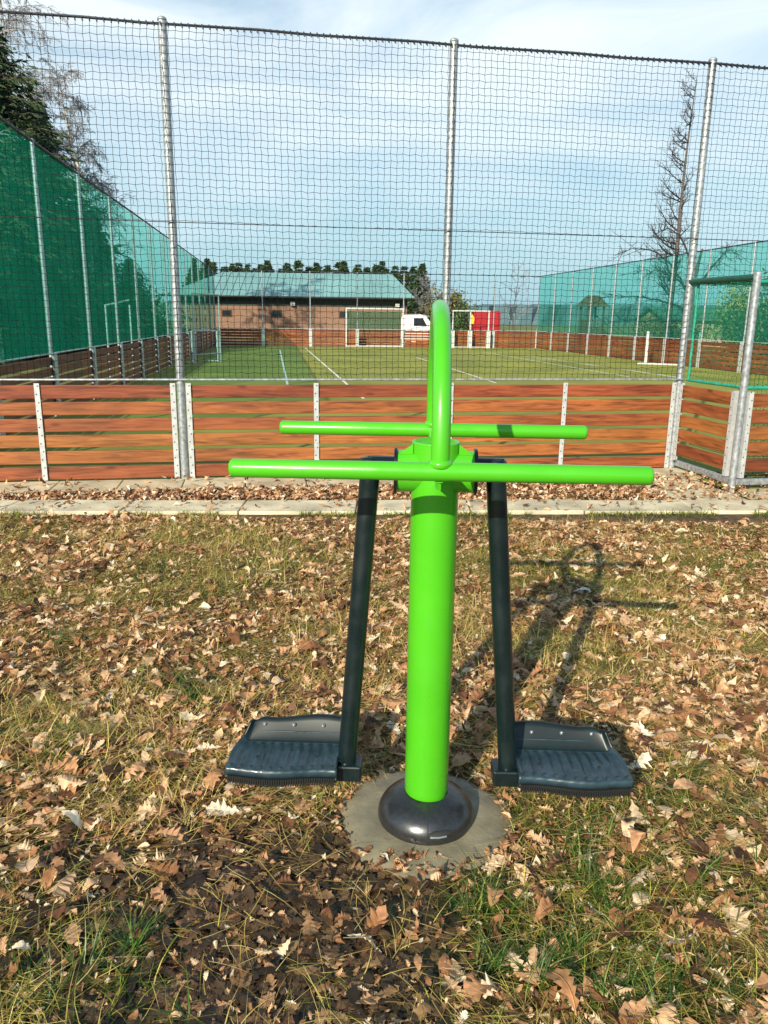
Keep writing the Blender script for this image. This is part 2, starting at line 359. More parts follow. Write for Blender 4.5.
o = b.build('pitch_lines', [M['line'], M['seam']]); tag(o, kind='structure')

def noise2(x, y, sc, seed=0):
    """cheap smooth value noise, vectorised"""
    x = np.asarray(x)*sc + seed*17.3; y = np.asarray(y)*sc - seed*9.1
    xi = np.floor(x).astype(int); yi = np.floor(y).astype(int); fx = x-xi; fy = y-yi
    fx = fx*fx*(3-2*fx); fy = fy*fy*(3-2*fy)
    def h(a, c):
        n = (a*374761393 + c*668265263 + seed*1442695) & 0x7fffffff
        n = (n ^ (n >> 13)) * 1274126177 & 0x7fffffff
        return ((n ^ (n >> 16)) & 0xffff) / 65535.
    return (h(xi,yi)*(1-fx)+h(xi+1,yi)*fx)*(1-fy) + (h(xi,yi+1)*(1-fx)+h(xi+1,yi+1)*fx)*fy
def fbm(x, y, sc, seed=0): return (noise2(x,y,sc,seed)*.55 + noise2(x,y,sc*2.1,seed+1)*.28 + noise2(x,y,sc*4.3,seed+2)*.17)
def mudf(x, y):
    d = np.sqrt(((x+.30)/.62)**2 + ((y-1.68)/.52)**2) + (fbm(x,y,5,3)-.5)*.9
    return np.clip((1.25-d)/.5, 0, 1)
def soilz(x, y):
    z = (fbm(x,y,1.3,5)-.5)*.06 + (fbm(x,y,4.2,8)-.5)*.050 + (fbm(x,y,11,6)-.5)*.032
    pad = np.clip((np.hypot(x-.146, y-2.25)-.30)/.25, 0, 1)
    z = z*(.15+.85*pad) - .012*(1-pad)
    far = np.clip((6.0-y)/.8, 0, 1)
    return z*far - .004
gx = np.arange(-7, 8.01, .035); gy = np.arange(-2, 7.01, .035)
X, Y = np.meshgrid(gx, gy); 
Z = soilz(X, Y)
V = np.stack([X, Y, Z], -1).reshape(-1, 3); nx = len(gx); ny = len(gy)
ii = (np.arange(ny-1)[:, None]*nx + np.arange(nx-1)[None]).ravel()
o = np_mesh('leafy_ground', V, np.stack([ii, ii+1, ii+nx+1, ii+nx], 1), M['soil'], smooth=True); tag(o, kind='structure')

# kerb (a row of edging stones) and paving along the fence
def kerb_y(x): return 6.62 + .056*(x+3.4)
b = MB(); x = -12.0
while x < 14:
    L = .98; y0 = kerb_y(x)-.06; dy = .056*L; dz = random.uniform(-.004,.004)
    wd = .42
    b.raw([(x+.006,y0-wd,-.05),(x+L-.006,y0+dy-wd,-.05),(x+L-.006,y0+dy,-.05),(x+.006,y0,-.05),
           (x+.006,y0-wd,.028+dz),(x+L-.006,y0+dy-wd,.028+dz),(x+L-.006,y0+dy,.028+dz),(x+.006,y0,.028+dz)],
          [(0,3,2,1),(4,5,6,7),(0,1,5,4),(1,2,6,5),(2,3,7,6),(3,0,4,7)]); x += L
o = b.build('kerb', M['kerb'], bevel=.008); tag(o, kind='structure')
b = MB(); u = -9.0
while u < 18:
    L = .60
    v0, v1 = (-.56, -.02)
    if 5.1 < u < 8.4: v0, v1 = (-1.7, -1.13)
    z1 = .012 + random.uniform(-.003,.003)
    P = [near(u+.006,v0), near(u+L-.006,v0), near(u+L-.006,v1), near(u+.006,v1)]
    b.raw([(*q,-.05) for q in P]+[(*q,z1) for q in P], [(0,3,2,1),(4,5,6,7),(0,1,5,4),(1,2,6,5),(2,3,7,6),(3,0,4,7)]); u += L
for (ua,ub,va,vb) in [(4.5,5.2,-1.7,-.64),(8.3,9.2,-1.7,-.64)]:
    P = [near(ua,va), near(ub,va), near(ub,vb), near(ua,vb)]
    b.raw([(*q,-.05) for q in P]+[(*q,.014) for q in P], [(0,3,2,1),(4,5,6,7),(0,1,5,4),(1,2,6,5),(2,3,7,6),(3,0,4,7)])
o = b.build('paving', M['paver'], bevel=.005); tag(o, kind='structure')

# ------------------------------------------------------------------ fences
BP, BH = .158, .126                     # board pitch and height
def boards(parent, x0, x1, nb=6, z0=.025, y=0.0, seed=0):
    rr = random.Random(seed); b = MB()
    for k in range(nb):
        z = z0 + k*BP + rr.uniform(-.003,.003); t = rr.uniform(-.004,.004)
        n = 8
        for i in range(1):
            b.box(x0, x1, y-.018+t, y+.018+t, z, z+BH+rr.uniform(-.003,.003))
    return b.build('board_panel', M['plank'], parent, bevel=.006)
def bracket(parent, x, y=-.03, z0=.02, z1=.965, wd=.048, fold=0):
    b = MB(); b.box(x-wd/2, x+wd/2, y-.004, y, z0, z1)
    if fold: b.box(x+fold*wd/2-.002, x+fold*wd/2+.002, y-.004, y+.05, z0, z1)
    k = 0; z = z0+.05
    while z < z1:
        xs = x + (.008 if k % 2 else -.008)
        c = [(xs+.007*cos(a*pi/3), y-.0055, z+.007*sin(a*pi/3)) for a in range(6)]
        b.raw(c, [(0,1,2,3,4,5)], 1); z += .079; k += 1
    return b.build('bracket', [M['bracket'], M['hole']], parent)
def fpost(parent, x, h=4.13, r=.04, y=0, m='galv'):
    b = MB(); b.tube([(x,y,-.1),(x,y,h)], r, 16); b.lathe([(r,0),(r*1.04,.0),(r*1.04,.02),(r*.7,.032),(.001,.036)], (x,y,h), 16)
    b.lathe([(r*1.0,0),(r*1.35,.0),(r*1.35,.006),(r*1.0,.006)], (x,y,1.0), 16)
    return b.build('post', M[m], parent)
def net_mesh(parent, name, x0, x1, z0, z1, cell, rad, y=0, m='net', seed=1, sag=.0016, wob=.003, stagger=.004):
    rg = np.random.default_rng(seed)
    nx = max(2, int(round((x1-x0)/cell))+1); nz_ = max(2, int(round((z1-z0)/cell))+1)
    Xg, Zg = np.meshgrid(np.linspace(x0, x1, nx), np.linspace(z0, z1, nz_), indexing='ij')
    ix = np.arange(nx)[:, None]; iz = np.arange(nz_)[None]
    inner = ((iz > 0) & (iz < nz_-1)).astype(float)
    zz = Zg + np.where(ix % 2 == 0, stagger, -stagger)*inner + rg.normal(0, sag, Xg.shape)*inner
    slow = np.sin(Xg*1.7+Zg*.9+seed)*.006 + np.sin(Xg*.6-Zg*2.1)*.005
    xx = Xg + (np.where(iz % 2 == 0, stagger*.8, -stagger*.8) + rg.normal(0, wob*.35, Xg.shape) + slow)*inner
    zz = zz + (np.sin(Xg*2.3+seed)*.006)*inner
    yy = y + rg.normal(0, wob*.6, Xg.shape) + .02*np.sin(Xg*1.3)*np.sin(pi*(Zg-z0)/(z1-z0))
    P = np.stack([xx, yy, zz], -1)
    A = np.concatenate([P[:-1].reshape(-1,3), P[:, :-1].reshape(-1,3)]); B = np.concatenate([P[1:].reshape(-1,3), P[:, 1:].reshape(-1,3)])
    V, F = sticks(A, B, rad*.9, rad*.9, 3)
    return np_mesh(name, V, F, M[m], parent)
def rail(parent, name, p0, p1, r, m, n=10, seg=1):
    b = MB(); P = [tuple(np.array(p0)+(np.array(p1)-np.array(p0))*i/seg) for i in range(seg+1)]
    b.tube(P, r, n); return b.build(name, M[m], parent)

HF = 4.16
# --- near fence
nf = thing('ball_fence', 'tall black-netted fence with orange-brown boards straight behind the green exercise machine', 'fence', (*NL, 0), TH)
nodes = [-2.66, 0, 2.66, 5.317]
for k in range(len(nodes)-1):
    a, c = nodes[k], nodes[k+1]
    boards(nf, a+.055, c-.055, seed=k+1); bracket(nf, a+.075, fold=-1); bracket(nf, c-.075, fold=1); bracket(nf, (a+c)/2)
nodes2 = [8.28, 10.94, 13.6, 16.26]
for k in range(3):
    a, c = nodes2[k], nodes2[k+1]
    boards(nf, a+.055, c-.055, seed=k+11); bracket(nf, a+.075, fold=-1); bracket(nf, c-.075, fold=1); bracket(nf, (a+c)/2)
for x in nodes: fpost(nf, x)
for x in nodes2: fpost(nf, x)
rail(nf, 'lower_rail', (-2.66,-.045,1.0), (5.317,-.045,1.0), .011, 'galv')
rail(nf, 'lower_rail', (8.28,-.045,1.0), (16.26,-.045,1.0), .014, 'bracket')
# top rope with lacing
b = MB(); b.tube([(-2.66+i*.5, -.02, HF-.055+.006*sin(i*2.1)) for i in range(39)], .012, 8)
lac = []
for i in range(315):
    x = -2.66+.06*i; z = HF-.055
    b.raw([(x,-.042,z+.01),(x+.012,-.042,z+.012),(x+.022,-.04,z-.035),(x+.008,-.04,z-.03),(x+.004,.004,z)], [(0,1,2,3),(0,3,4)])
b.build('top_rope', M['rope'], nf)
rail(nf, 'middle_cord', (-2.66,-.05,2.45), (16.26,-.05,2.45), .0045, 'rope', 6, 20)
net_mesh(nf, 'net', -2.66, 5.317, 1.0, HF-.06, .0605, .0025, y=-.045)
net_mesh(nf, 'net', 5.317, 16.26, 2.03, HF-.06, .0605, .0025, y=-.045, seed=4)
net_mesh(nf, 'net', 8.28, 16.26, 1.0, 2.03, .0605, .0025, y=-.045, seed=5)

# --- near goal recess (a box that juts out of the fence toward us)
gr = thing('goal_recess', 'boxed goal recess with green tubes jutting out of the near fence on the right', 'goal', (*near(5.317,0), 0), TH)
W, D, GH = 2.963, 1.10, 2.03
def rboards(parent, p0, p1, ins, seed):
    """5 boards between two points in plan"""
    a = np.array(p0, float); c = np.array(p1, float); L = np.linalg.norm(c-a); ang = atan2(c[1]-a[1], c[0]-a[0])
    o = boards(parent, ins, L-ins, 5, .025+BP, 0, seed); o.location = (a[0], a[1], 0); o.rotation_euler = (0,0,ang)
    for x, fo in ((ins+.012, -1), (L-ins-.012, 1)):
        q = bracket(parent, x, z0=.12, fold=fo); q.location = (a[0], a[1], 0); q.rotation_euler = (0,0,ang)
    return o
rboards(gr, (0,0), (0.03,-D), .09, 31)
rboards(gr, (0.03,-D), (W,-D), .06, 32)
rboards(gr, (W,-D), (W,0), .06, 33)
q = bracket(gr, W/2, z0=.12); q.location = (0,-D,0)
for (x, y, h) in ((.03,-D,GH+.02), (W,-D,GH+.02)):
    b = MB(); b.tube([(x,y,-.1),(x,y,h)], .036, 16); b.lathe([(.036,0),(.036,.01),(.02,.02),(.001,.022)], (x,y,h), 16); b.build('post', M['galv'], gr)
b = MB(); b.box(.02,.07,-D+.03,-.03,.045,.105); b.build('ground_beam', M['galv'], gr, bevel=.006)
b = MB(); b.box(.06,W-.04,-D-.025,-D+.025,.045,.105); b.build('ground_beam', M['galv'], gr, bevel=.006)
rail(gr, 'top_bar', (.0,-.02,GH-.01), (.03,-D+.02,GH-.01), .030, 'darkgreenpad', 14)
rail(gr, 'top_bar', (W,-.02,GH-.01), (W,-D+.02,GH-.01), .030, 'darkgreenpad', 14)
rail(gr, 'crossbar', (.0,0,GH), (W,0,GH), .03, 'greenframe', 14)
rail(gr, 'back_bar', (.04,-D,GH-.05), (W,-D,GH-.05), .016, 'greenframe', 12)
rail(gr, 'frame_tube', (.03,-.10,1.0), (.05,-D+.05,1.0), .017, 'greenframe', 12)
rail(gr, 'frame_tube', (.045,-.10,1.0), (.045,-.10,GH-.02), .014, 'greenframe', 12)
rail(gr, 'frame_tube', (.05,-D,1.0), (W,-D,1.0), .016, 'greenframe', 12)
def sidenet(p0, p1, seed, z0=1.0, z1=GH-.03, cell=.05):
    a = np.array(p0, float); c = np.array(p1, float); L = np.linalg.norm(c-a); ang = atan2(c[1]-a[1], c[0]-a[0])
    o = net_mesh(gr, 'net', 0, L, z0, z1, cell, .0022, 0, 'greennet', seed, wob=.012, stagger=.008); o.location = (a[0],a[1],0); o.rotation_euler = (0,0,ang)
sidenet((.04,-.1), (.05,-D+.04), 41)
sidenet((.06,-D), (W,-D), 42, cell=.045)
sidenet((W,-D+.04), (W,-.1), 43)
o = net_mesh(gr, 'net', .04, W, 0, D, .05, .0022, 0, 'greennet', 44, wob=.012); o.location = (0,0,GH-.04); o.rotation_euler = (radians(90),0,0)
sidenet((.10,-D+.16), (W-.1,-D+.18), 45, z0=.1, z1=GH-.06, cell=.05)

# --- generic far fences (inner face toward the pitch)
def fence(name, label, p0, p1, scrim=None, recess=None, face=-1, top=True):
    a = np.array(p0, float); c = np.array(p1, float); L = np.linalg.norm(c-a); ang = atan2(c[1]-a[1], c[0]-a[0])
    t = thing(name, label, 'fence', (a[0], a[1], 0), ang)
    n = int(round(L/2.66)); step = L/n
    for k in range(n+1):
        x = k*step
        b = MB(); b.tube([(x,0,-.1),(x,0,HF)], .034, 10); b.build('post', M['galv' if face*1 else 'galv'], t)
        b = MB(); b.box(x-.09, x+.09, face*.055-.012, face*.055+.012, 0, 1.0); b.build('post_plate', M['bracket'], t)
    for k in range(n):
        if recess and recess[0] <= k < recess[1]: continue
        boards(t, k*step+.04, (k+1)*step-.04, seed=100+k)
    rail(t, 'top_rope', (0,0,HF-.03), (L,0,HF-.03), .022, 'rope', 8, 8)
    rail(t, 'lower_rail', (0,face*.03,1.0), (L,face*.03,1.0), .014, 'bracket', 8, 2)
    if scrim:
        b = MB(); ns = n*4; vs = []; fs = []
        for i in range(ns+1):
            x = L*i/ns
            for j in range(5):
                z = 1.0+(HF-.03-1.0)*j/4
                vs.append((x, -face*(.04+.03*sin(i*pi/4)**2*sin(pi*j/4)), z - (.02*sin(pi*(i % 4)/4) if j == 4 else 0)))
        for i in range(ns):
            for j in range(4): fs.append((i*5+j, i*5+5+j, i*5+6+j, i*5+1+j))
        b.raw(vs, fs, 0, True); b.build('windbreak_net', scrim, t)
    return t, step, n
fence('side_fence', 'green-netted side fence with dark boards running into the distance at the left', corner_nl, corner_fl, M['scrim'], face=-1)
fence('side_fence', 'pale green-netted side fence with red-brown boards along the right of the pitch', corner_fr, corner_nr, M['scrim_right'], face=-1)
ff, fstep, fn = fence('end_fence', 'far end fence of low boards and thin posts before the brick building', corner_fl, corner_fr, None, face=-1, recess=(3,4))

# far full-size goal standing in the gap of the end fence
fd = np.array(corner_fr)-np.array(corner_fl); fa = atan2(fd[1], fd[0]); fu = fd/np.linalg.norm(fd)
def farpt(x, y=0): q = np.array(corner_fl)+fu*x+np.array([-fu[1],fu[0]])*y; return (q[0], q[1])
g = thing('football_goal', 'white-framed goal with green net at the far end, left of the white van', 'goal', (-2.3, 45.75, 0), fa)
GW = 3.3
b = MB(); b.tube([(0,0,0),(0,0,2.15)], .05, 10); b.build('goal_post', M['white'], g)
b = MB(); b.tube([(GW,0,0),(GW,0,2.15)], .05, 10); b.build('goal_post', M['white'], g)
b = MB(); b.tube([(-.05,0,2.15),(GW+.05,0,2.15)], .05, 10); b.build('crossbar', M['white'], g)
b = MB(); b.tube([(0,0,.04),(GW,0,.04)], .035, 8); b.tube([(0.0,.9,.04),(GW,.9,.04)], .03, 8); b.tube([(0,0,.04),(0,.9,.04)], .03, 8); b.tube([(GW,0,.04),(GW,.9,.04)], .03, 8); b.build('base_frame', M['white'], g)
V1 = net_mesh(g, 'net', 0, GW, .05, 2.1, .10, .006, .9, 'greennet', 51)
b = MB(); b.raw([(0,.92,.95),(GW,.92,.95),(GW,.92,2.0),(0,.92,2.0)], [(0,1,2,3)]); b.build('back_sheet', scrim_mat('goal back sheet', (.03,.16,.09), .45), g)
o = boards(g, .0, GW, seed=77, y=.98)

g = thing('small_goal', 'small white goal frame with three uprights in front of the red van', 'goal', (3.85, 46.2, 0), fa)
for x in (0, 1.05, 2.15):
    b = MB(); b.tube([(x,0,0),(x,0,2.1)], .045, 8); b.box(x-.13,x+.13,-.03,.03,0,1.0); b.build('upright', M['white'], g)
b = MB(); b.tube([(-.05,0,2.1),(2.2,0,2.1)], .045, 8); b.build('crossbar', M['white'], g)
b = MB(); b.tube([(0,0,.05),(2.15,0,.05)], .03, 8); b.build('base_bar', M['white'], g)

# left side goal frame
g = thing('practice_goal', 'open white metal frame standing by the left side fence of the pitch', 'goal', (-6.62, 27.3, 0), atan2(1.3,.62))
for x in (0, 1.42):
    b = MB(); b.tube([(x,0,0),(x,0,2.38)], .032, 8); b.build('upright', M['white'], g)
    b = MB(); b.box(x+.12,x+.24,.20,.26,0.0,1.12); b.build('short_post', M['white'], g)
b = MB(); b.tube([(0,0,2.36),(1.42,0,2.36)], .028, 8); b.build('top_bar', M['white'], g)
for z in (1.12, .32):
    b = MB(); b.tube([(0,0,z),(1.42,0,z)], .025, 8); b.build('cross_bar', M['white'], g)
b = MB(); b.tube([(0,0,.04),(0,.7,.04)], .025, 8); b.tube([(1.42,0,.04),(1.42,.7,.04)], .025, 8); b.build('foot', M['white'], g)

g = thing('low_goal', 'low white goal frame lying along the right side fence with its bar on the turf', 'goal', (10.2, 30.9, 0), atan2(-1.0,2.0))
for x in (.0, 1.9):
    b = MB(); b.box(x-.05,x+.05,-.04,.04,0,1.25); b.build('upright', M['white'], g)
b = MB(); b.tube([(1.9,0,1.2),(1.9,.9,.1)], .03, 8); b.build('brace', M['white'], g)
b = MB(); b.box(-.30,2.2,-.10,.10,0,.05); b.build('ground_bar', M['white'], g)

# climbing frame pieces beyond the left fence: two light bars seen through the net
g = thing('swing_frame', 'pale metal bar frame outside the left fence in front of the dark trees', 'play frame', (-7.25, 20.6, -.03), .4)
for x in (0, .6):
    b = MB(); b.tube([(x,0,0),(x,0,1.9)], .03, 8); b.build('upright', M['galv'], g)
b = MB(); b.tube([(0,0,1.88),(.6,0,2.02)], .025, 8); b.build('top_bar', M['galv'], g)

# ------------------------------------------------------------------ exercise machine
mc = thing('exercise_machine', 'bright green outdoor swing trainer with crossbars, a tall hoop handle and two dark foot pedals', 'gym machine', (.150, 2.245, 0), radians(-2.05))
b = MB(); PR = .0705
b.tube([(0,0,.0),(0,0,1.252)], PR, 48, caps=False)
b.lathe([(PR,0),(PR-.001,.003),(PR-.005,.0035),(.052,-.006),(.0001,-.009)], (0,0,1.252), 48)
b.build('post', M['green'], mc)
ZB = 1.236; YB = .372
for y, rr in ((-YB, .0235), (YB, .0235)):
    b = MB(); b.tube([(-.512,y,ZB),(.508,y,ZB)], rr, 24, round_end=.012); b.build('crossbar', M['green'], mc)
b = MB(); path = [(0,-YB,ZB+.015),(0,-YB,ZB+.06)]
for i in range(1, 24):
    a = pi*i/24; path.append((0, -YB*cos(a), ZB+.06+.335*sin(a)))
path += [(0,YB,ZB+.06),(0,YB,ZB+.015)]
b.tube(path, .0235, 24); b.build('hoop_handle', M['green'], mc)
b = MB(); b.tube([(0,-YB,ZB-.012),(0,-PR+.01,ZB-.03)], .017, 16); b.tube([(0,YB,ZB-.012),(0,PR-.01,ZB-.03)], .017, 16); b.build('spine_tube', M['green'], mc)
b = MB(); b.prism([(-YB+.0,ZB-.018),(-YB+.012,ZB-.05),(-PR+.004,ZB-.10),(-PR+.004,ZB-.02)], 'x', -.004, .004); b.prism([(YB,ZB-.018),(YB-.012,ZB-.05),(PR-.004,ZB-.10),(PR-.004,ZB-.02)], 'x', -.004, .004); b.build('gusset', M['green'], mc)
# weld bead where hoop meets bar
for y in (-YB, YB):
    b = MB(); b.lathe([(.0235,.010),(.0285,.006),(.031,.001),(.027,-.008)], (0,y,ZB+.02), 20); b.build('weld_bead', M['green'], mc)
# pivot housing
b = MB()
def xcyl(b, x0, x1, r, z, n=32, y=0, mi=0): b.tube([(x0,y,z),(x1,y,z)], r, n, mi)
ZH = 1.165
xcyl(b, -.112, .112, .062, ZH); b.build('pivot_housing', M['green'], mc, bevel=.002)
b = MB()
for sx_ in (-1, 1):
    b.prism([(sx_*(PR-.004), ZH+.055),(sx_*.108, ZH+.055),(sx_*(PR-.004), ZH+.085)], 'y', -.03, -.024)
b.build('web_plate', M['green'], mc)
for s in (-1, 1):
    b = MB()
    xcyl(b, s*.113, s*.121, .070, ZH); xcyl(b, s*.121, s*.20, .031, ZH+.012)
    # elbow and hanging tube
    xt, xb = (.180 if s > 0 else -.194), s*.262
    P = [(s*.17,0,ZH+.012),(s*.182,0,ZH+.008),(s*.190,0,ZH-.02),(s*.196,0,ZH-.06)] 
    b.tube([(xt,0,ZH+.030),(xt,0,ZH-.02),(xb,0,.19)], .0300, 24)
    b.lathe([(.0300,0),(.028,.008),(.015,.012),(.0001,.013)], (xt,0,ZH+.028), 24)
    b.build('swing_arm', M['darkpaint'], mc)
    b = MB(); b.box(min(s*.212,s*.295), max(s*.212,s*.295), -.042, .042, .145, .200); b.build('arm_foot', M['darkpaint'], mc, bevel=.006)
    # pedal
    FY = -.092
    ns, nt_ = 60, 34; vs = []; fs = []
    xi, xo = .287, .642
    zf = .213
    for i in range(ns+1):
        q = i/ns
        for j in range(nt_+1):
            t = j/nt_
            yf = FY + .009*sin(q*2*pi*1.0+1.0); yc = .072; yw = .132 + .005*sin(q*2*pi)
            wallh = .068 + .006*sin(q*2*pi*1.1+.3)
            if t < .06: y = yf; z = -.026*(1-t/.06)
            elif t < .70: k = (t-.06)/.64; y = yf+.003+(yc-yf)*k; rib = sin(q*11*2*pi); z = .0050*max(-.5, min(.5, rib*1.9))*min(1, min(k, 1-k)*8)
            elif t < .92: k = (t-.70)/.22; y = yc+(yw-yc)*k*.9; z = wallh*(k**1.25)
            else: k = (t-.92)/.08; y = yc+(yw-yc)*(.9+.1*k)+.010*k; z = wallh - .004*k
            xx = xi+(xo-xi)*q
            back = min(1.3, max(0, (y-.0)/.13))
            e3 = max(0, (q-.72)/.28)
            if t > .70: z *= 1-.42*e3**2.2; y -= .030*e3**2.4*min(1,(t-.70)/.22)
            xx -= (q**5)*.052*back**1.2
            edge = max(0, (q-.94)/.06)
            if t > .30 and z > -.003: z += .020*edge*min(1, (t-.30)/.4)
            vs.append((s*xx, y, zf+z))
    W_ = nt_+1
    for i in range(ns):
        for j in range(nt_):
            fc = (i*W_+j, (i+1)*W_+j, (i+1)*W_+j+1, i*W_+j+1); fs.append(fc if s > 0 else tuple(reversed(fc)))
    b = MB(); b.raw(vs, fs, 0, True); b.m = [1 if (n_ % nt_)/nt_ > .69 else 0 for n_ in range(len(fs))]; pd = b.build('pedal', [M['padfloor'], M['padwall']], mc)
    sm = pd.modifiers.new('thick', 'SOLIDIFY'); sm.thickness = .007; sm.offset = -1
    b = MB()
    for k in range(11):
        q = (k+.5)/11
        for yy in (FY+.018+.009*sin(q*2*pi+1), .060):
            cx = s*(xi+(xo-xi)*q - (.01 if yy > 0 else 0))
            cc = [(cx+.0055*cos(a*pi/4), yy+.0045*sin(a*pi/4), zf+.0040) for a in range(8)]
            b.raw(cc, [tuple(range(8))])
    for (cx, yy) in ((.36,-.01),(.55,-.02)):
        cc = [(s*cx+.006*cos(a*pi/4), yy+.006*sin(a*pi/4), zf+.0042) for a in range(8)]; b.raw(cc, [tuple(range(8))])
    b.build('drain_holes', M['hole'], pd)
    b = MB()
    for k in range(46):
        q = k/45; cx = s*(xi+.01+(xo-xi-.02)*q); yf = FY+.009*sin(q*2*pi+1)
        b.box(cx-.0026, cx+.0026, yf-.008, yf+.010, zf-.050, zf-.024)
    b.tube([(s*(xi+(xo-xi)*k/20), FY+.004+.009*sin(k/20*2*pi+1), zf-.033) for k in range(21)], .009, 8)
    b.build('rubber_edge', M['rubber'], pd)
    for q in (.18, .46, .74):
        cx = s*(xi+(xo-xi)*q); wy = .072+.056*.72; wz = zf+.054
        b = MB(); b.lathe([(.0065,0),(.006,.003),(.0001,.0045)], (0,0,0), 10); bo = b.build('bolt', M['steel'], pd)
        bo.location = (cx, wy-.006, wz-.006); bo.rotation_euler = (radians(58), 0, 0)
    # wall ridge line
    b = MB(); b.tube([(s*(xi+.01+(xo-xi-.07)*k/16), .098, zf+.026) for k in range(17)], .0030, 6); b.build('ridge', M['steel' if 0 else 'padfloor'], pd)
# dome foot cover
b = MB(); prof = []
def dome_rz(a): return .157*cos(a)**.80, .036+.090*sin(a)
for i in range(-6, 19): prof.append(dome_rz(radians(68.4)*i/18))
prof = [(.120,-.01)] + prof + [(.0695, prof[-1][1]+.001)]
b.lathe(prof, (0,0,0), 56); dm = b.build('foot_cover', M['domeplastic'], mc); dm.location = (0,-.014,-.004); dm.scale = (1,1,.93)
b = MB()
seam = []
for i in range(15):
    rr, zz = dome_rz(radians(-20+88*i/14)); seam.append((.004*1.0, -rr-.0006, zz))
b.tube(seam, .0011, 5); b.build('seam', M['hole'], dm)
b = MB(); b.tube([(.006,-.149,.056),(.026,-.147,.057),(.058,-.137,.057),(.080,-.125,.056)], [.007,.014,.014,.007], 10); b.build('slot', M['hole'], dm)
b = MB(); b.tube([(.012,-.1600,.056),(.038,-.1600,.057),(.062,-.1515,.057)], .0036, 8); b.build('screw', M['steel'], dm)

# concrete footing: irregular disc
b = MB(); n = 120; ring = []
for k in range(n):
    a = 2*pi*k/n; rr = .262 + .014*sin(3*a+1) + .005*sin(7*a) + .003*sin(13*a+2)
    ring.append((rr*cos(a), rr*sin(a)))
vs = []; fs = []
for j, (sc_, z) in enumerate([(1.12,-.02),(1.04,-.004),(.97,.004),(.88,.010),(.6,.017),(.3,.018)]):
    vs += [(x*sc_, y*sc_, z+.0018*sin(9*x*sc_*6)*sin(7*y*sc_*6)) for x, y in ring]
for j in range(5):
    for k in range(n): fs.append((j*n+k, j*n+(k+1)%n, (j+1)*n+(k+1)%n, (j+1)*n+k))
b.raw(vs, fs, 0, True); o = b.build('concrete_footing', M['concrete']); o.location = (.146, 2.25, 0)
tag(o, 'round damp concrete footing set in the leaves under the green post', 'footing')

# ------------------------------------------------------------------ leaf litter
ST = 13
tt = np.linspace(0, 1, ST)
oak = np.array([.03,.08,.24,.14,.36,.20,.50,.26,.52,.30,.34,.20,.0])
def make_leaves(Px, Py, Pz, Ln, tilt, rng, curl=1.0):
    n = len(Px)
    rz = rng.uniform(0, 2*pi, n); ta = rng.uniform(0, 2*pi, n); tl = np.abs(rng.normal(0, 1, n))*tilt
    wd = Ln*rng.uniform(.42, .68, n)
    cA = rng.normal(0, .55, n)*curl; cB = rng.normal(.25, .7, n)*curl; tw = rng.normal(0, .35, n)*curl
    shape_r = rng.uniform(0, 1, (n, 1))
    lobes = oak[None]*(1) ; plain = (np.sin(pi*tt**.8)*.42)[None]
    hw = lobes*(shape_r < .72) + plain*(shape_r >= .72)
    hw = hw*(1+rng.normal(0,.07,(n,ST)))
    hwL = hw*wd[:, None]; hwR = np.roll(hw, 0, 1)*wd[:, None]*(1+rng.normal(0,.10,(n,ST)))
    x = (tt[None]-.5)*Ln[:, None]
    fwd = .10*Ln[:, None]*(hw > .3)
    V = np.zeros((n, ST, 3, 3))
    V[:,:,1,0] = x; V[:,:,1,2] = cA[:,None]*((tt[None]-.5)**2)*Ln[:,None]*1.6
    for c_, h_, sg in ((0, hwL, 1), (2, hwR, -1)):
        V[:,:,c_,0] = x + fwd*.6
        V[:,:,c_,1] = sg*h_
        V[:,:,c_,2] = V[:,:,1,2] + cB[:,None]*(h_**2)/wd[:,None]*1.3 + sg*tw[:,None]*(tt[None]-.5)*h_ + rng.normal(0,.022,(n,ST))*wd[:,None]
    V[:,:,1,1] = np.sin(tt*3)[None]*rng.normal(0,.05,(n,1))*Ln[:,None]
    # rotate: z then tilt about random horizontal axis
    cz, sz = np.cos(rz)[:,None,None], np.sin(rz)[:,None,None]
    vx = V[...,0]*cz - V[...,1]*sz; vy = V[...,0]*sz + V[...,1]*cz; vz = V[...,2]
    ux, uy = np.cos(ta)[:,None,None], np.sin(ta)[:,None,None]
    ct, st = np.cos(tl)[:,None,None], np.sin(tl)[:,None,None]
    al = vx*ux + vy*uy; pe = -vx*uy + vy*ux
    al2 = al*ct + vz*st; vz2 = -al*st + vz*ct
    vx = al2*ux - pe*uy; vy = al2*uy + pe*ux
    zmin = vz2.reshape(n,-1).min(1)
    vz2 = vz2 - zmin[:,None,None]*.75
    W = np.stack([vx+Px[:,None,None], vy+Py[:,None,None], vz2+Pz[:,None,None]], -1)
    idx = []
    for i in range(ST-1):
        idx += [[i*3, (i+1)*3, (i+1)*3+1, i*3+1], [i*3+1, (i+1)*3+1, (i+1)*3+2, i*3+2]]
    F = (np.array(idx)[None] + (np.arange(n)*ST*3)[:,None,None]).reshape(-1,4)
    return W.reshape(-1,3), F

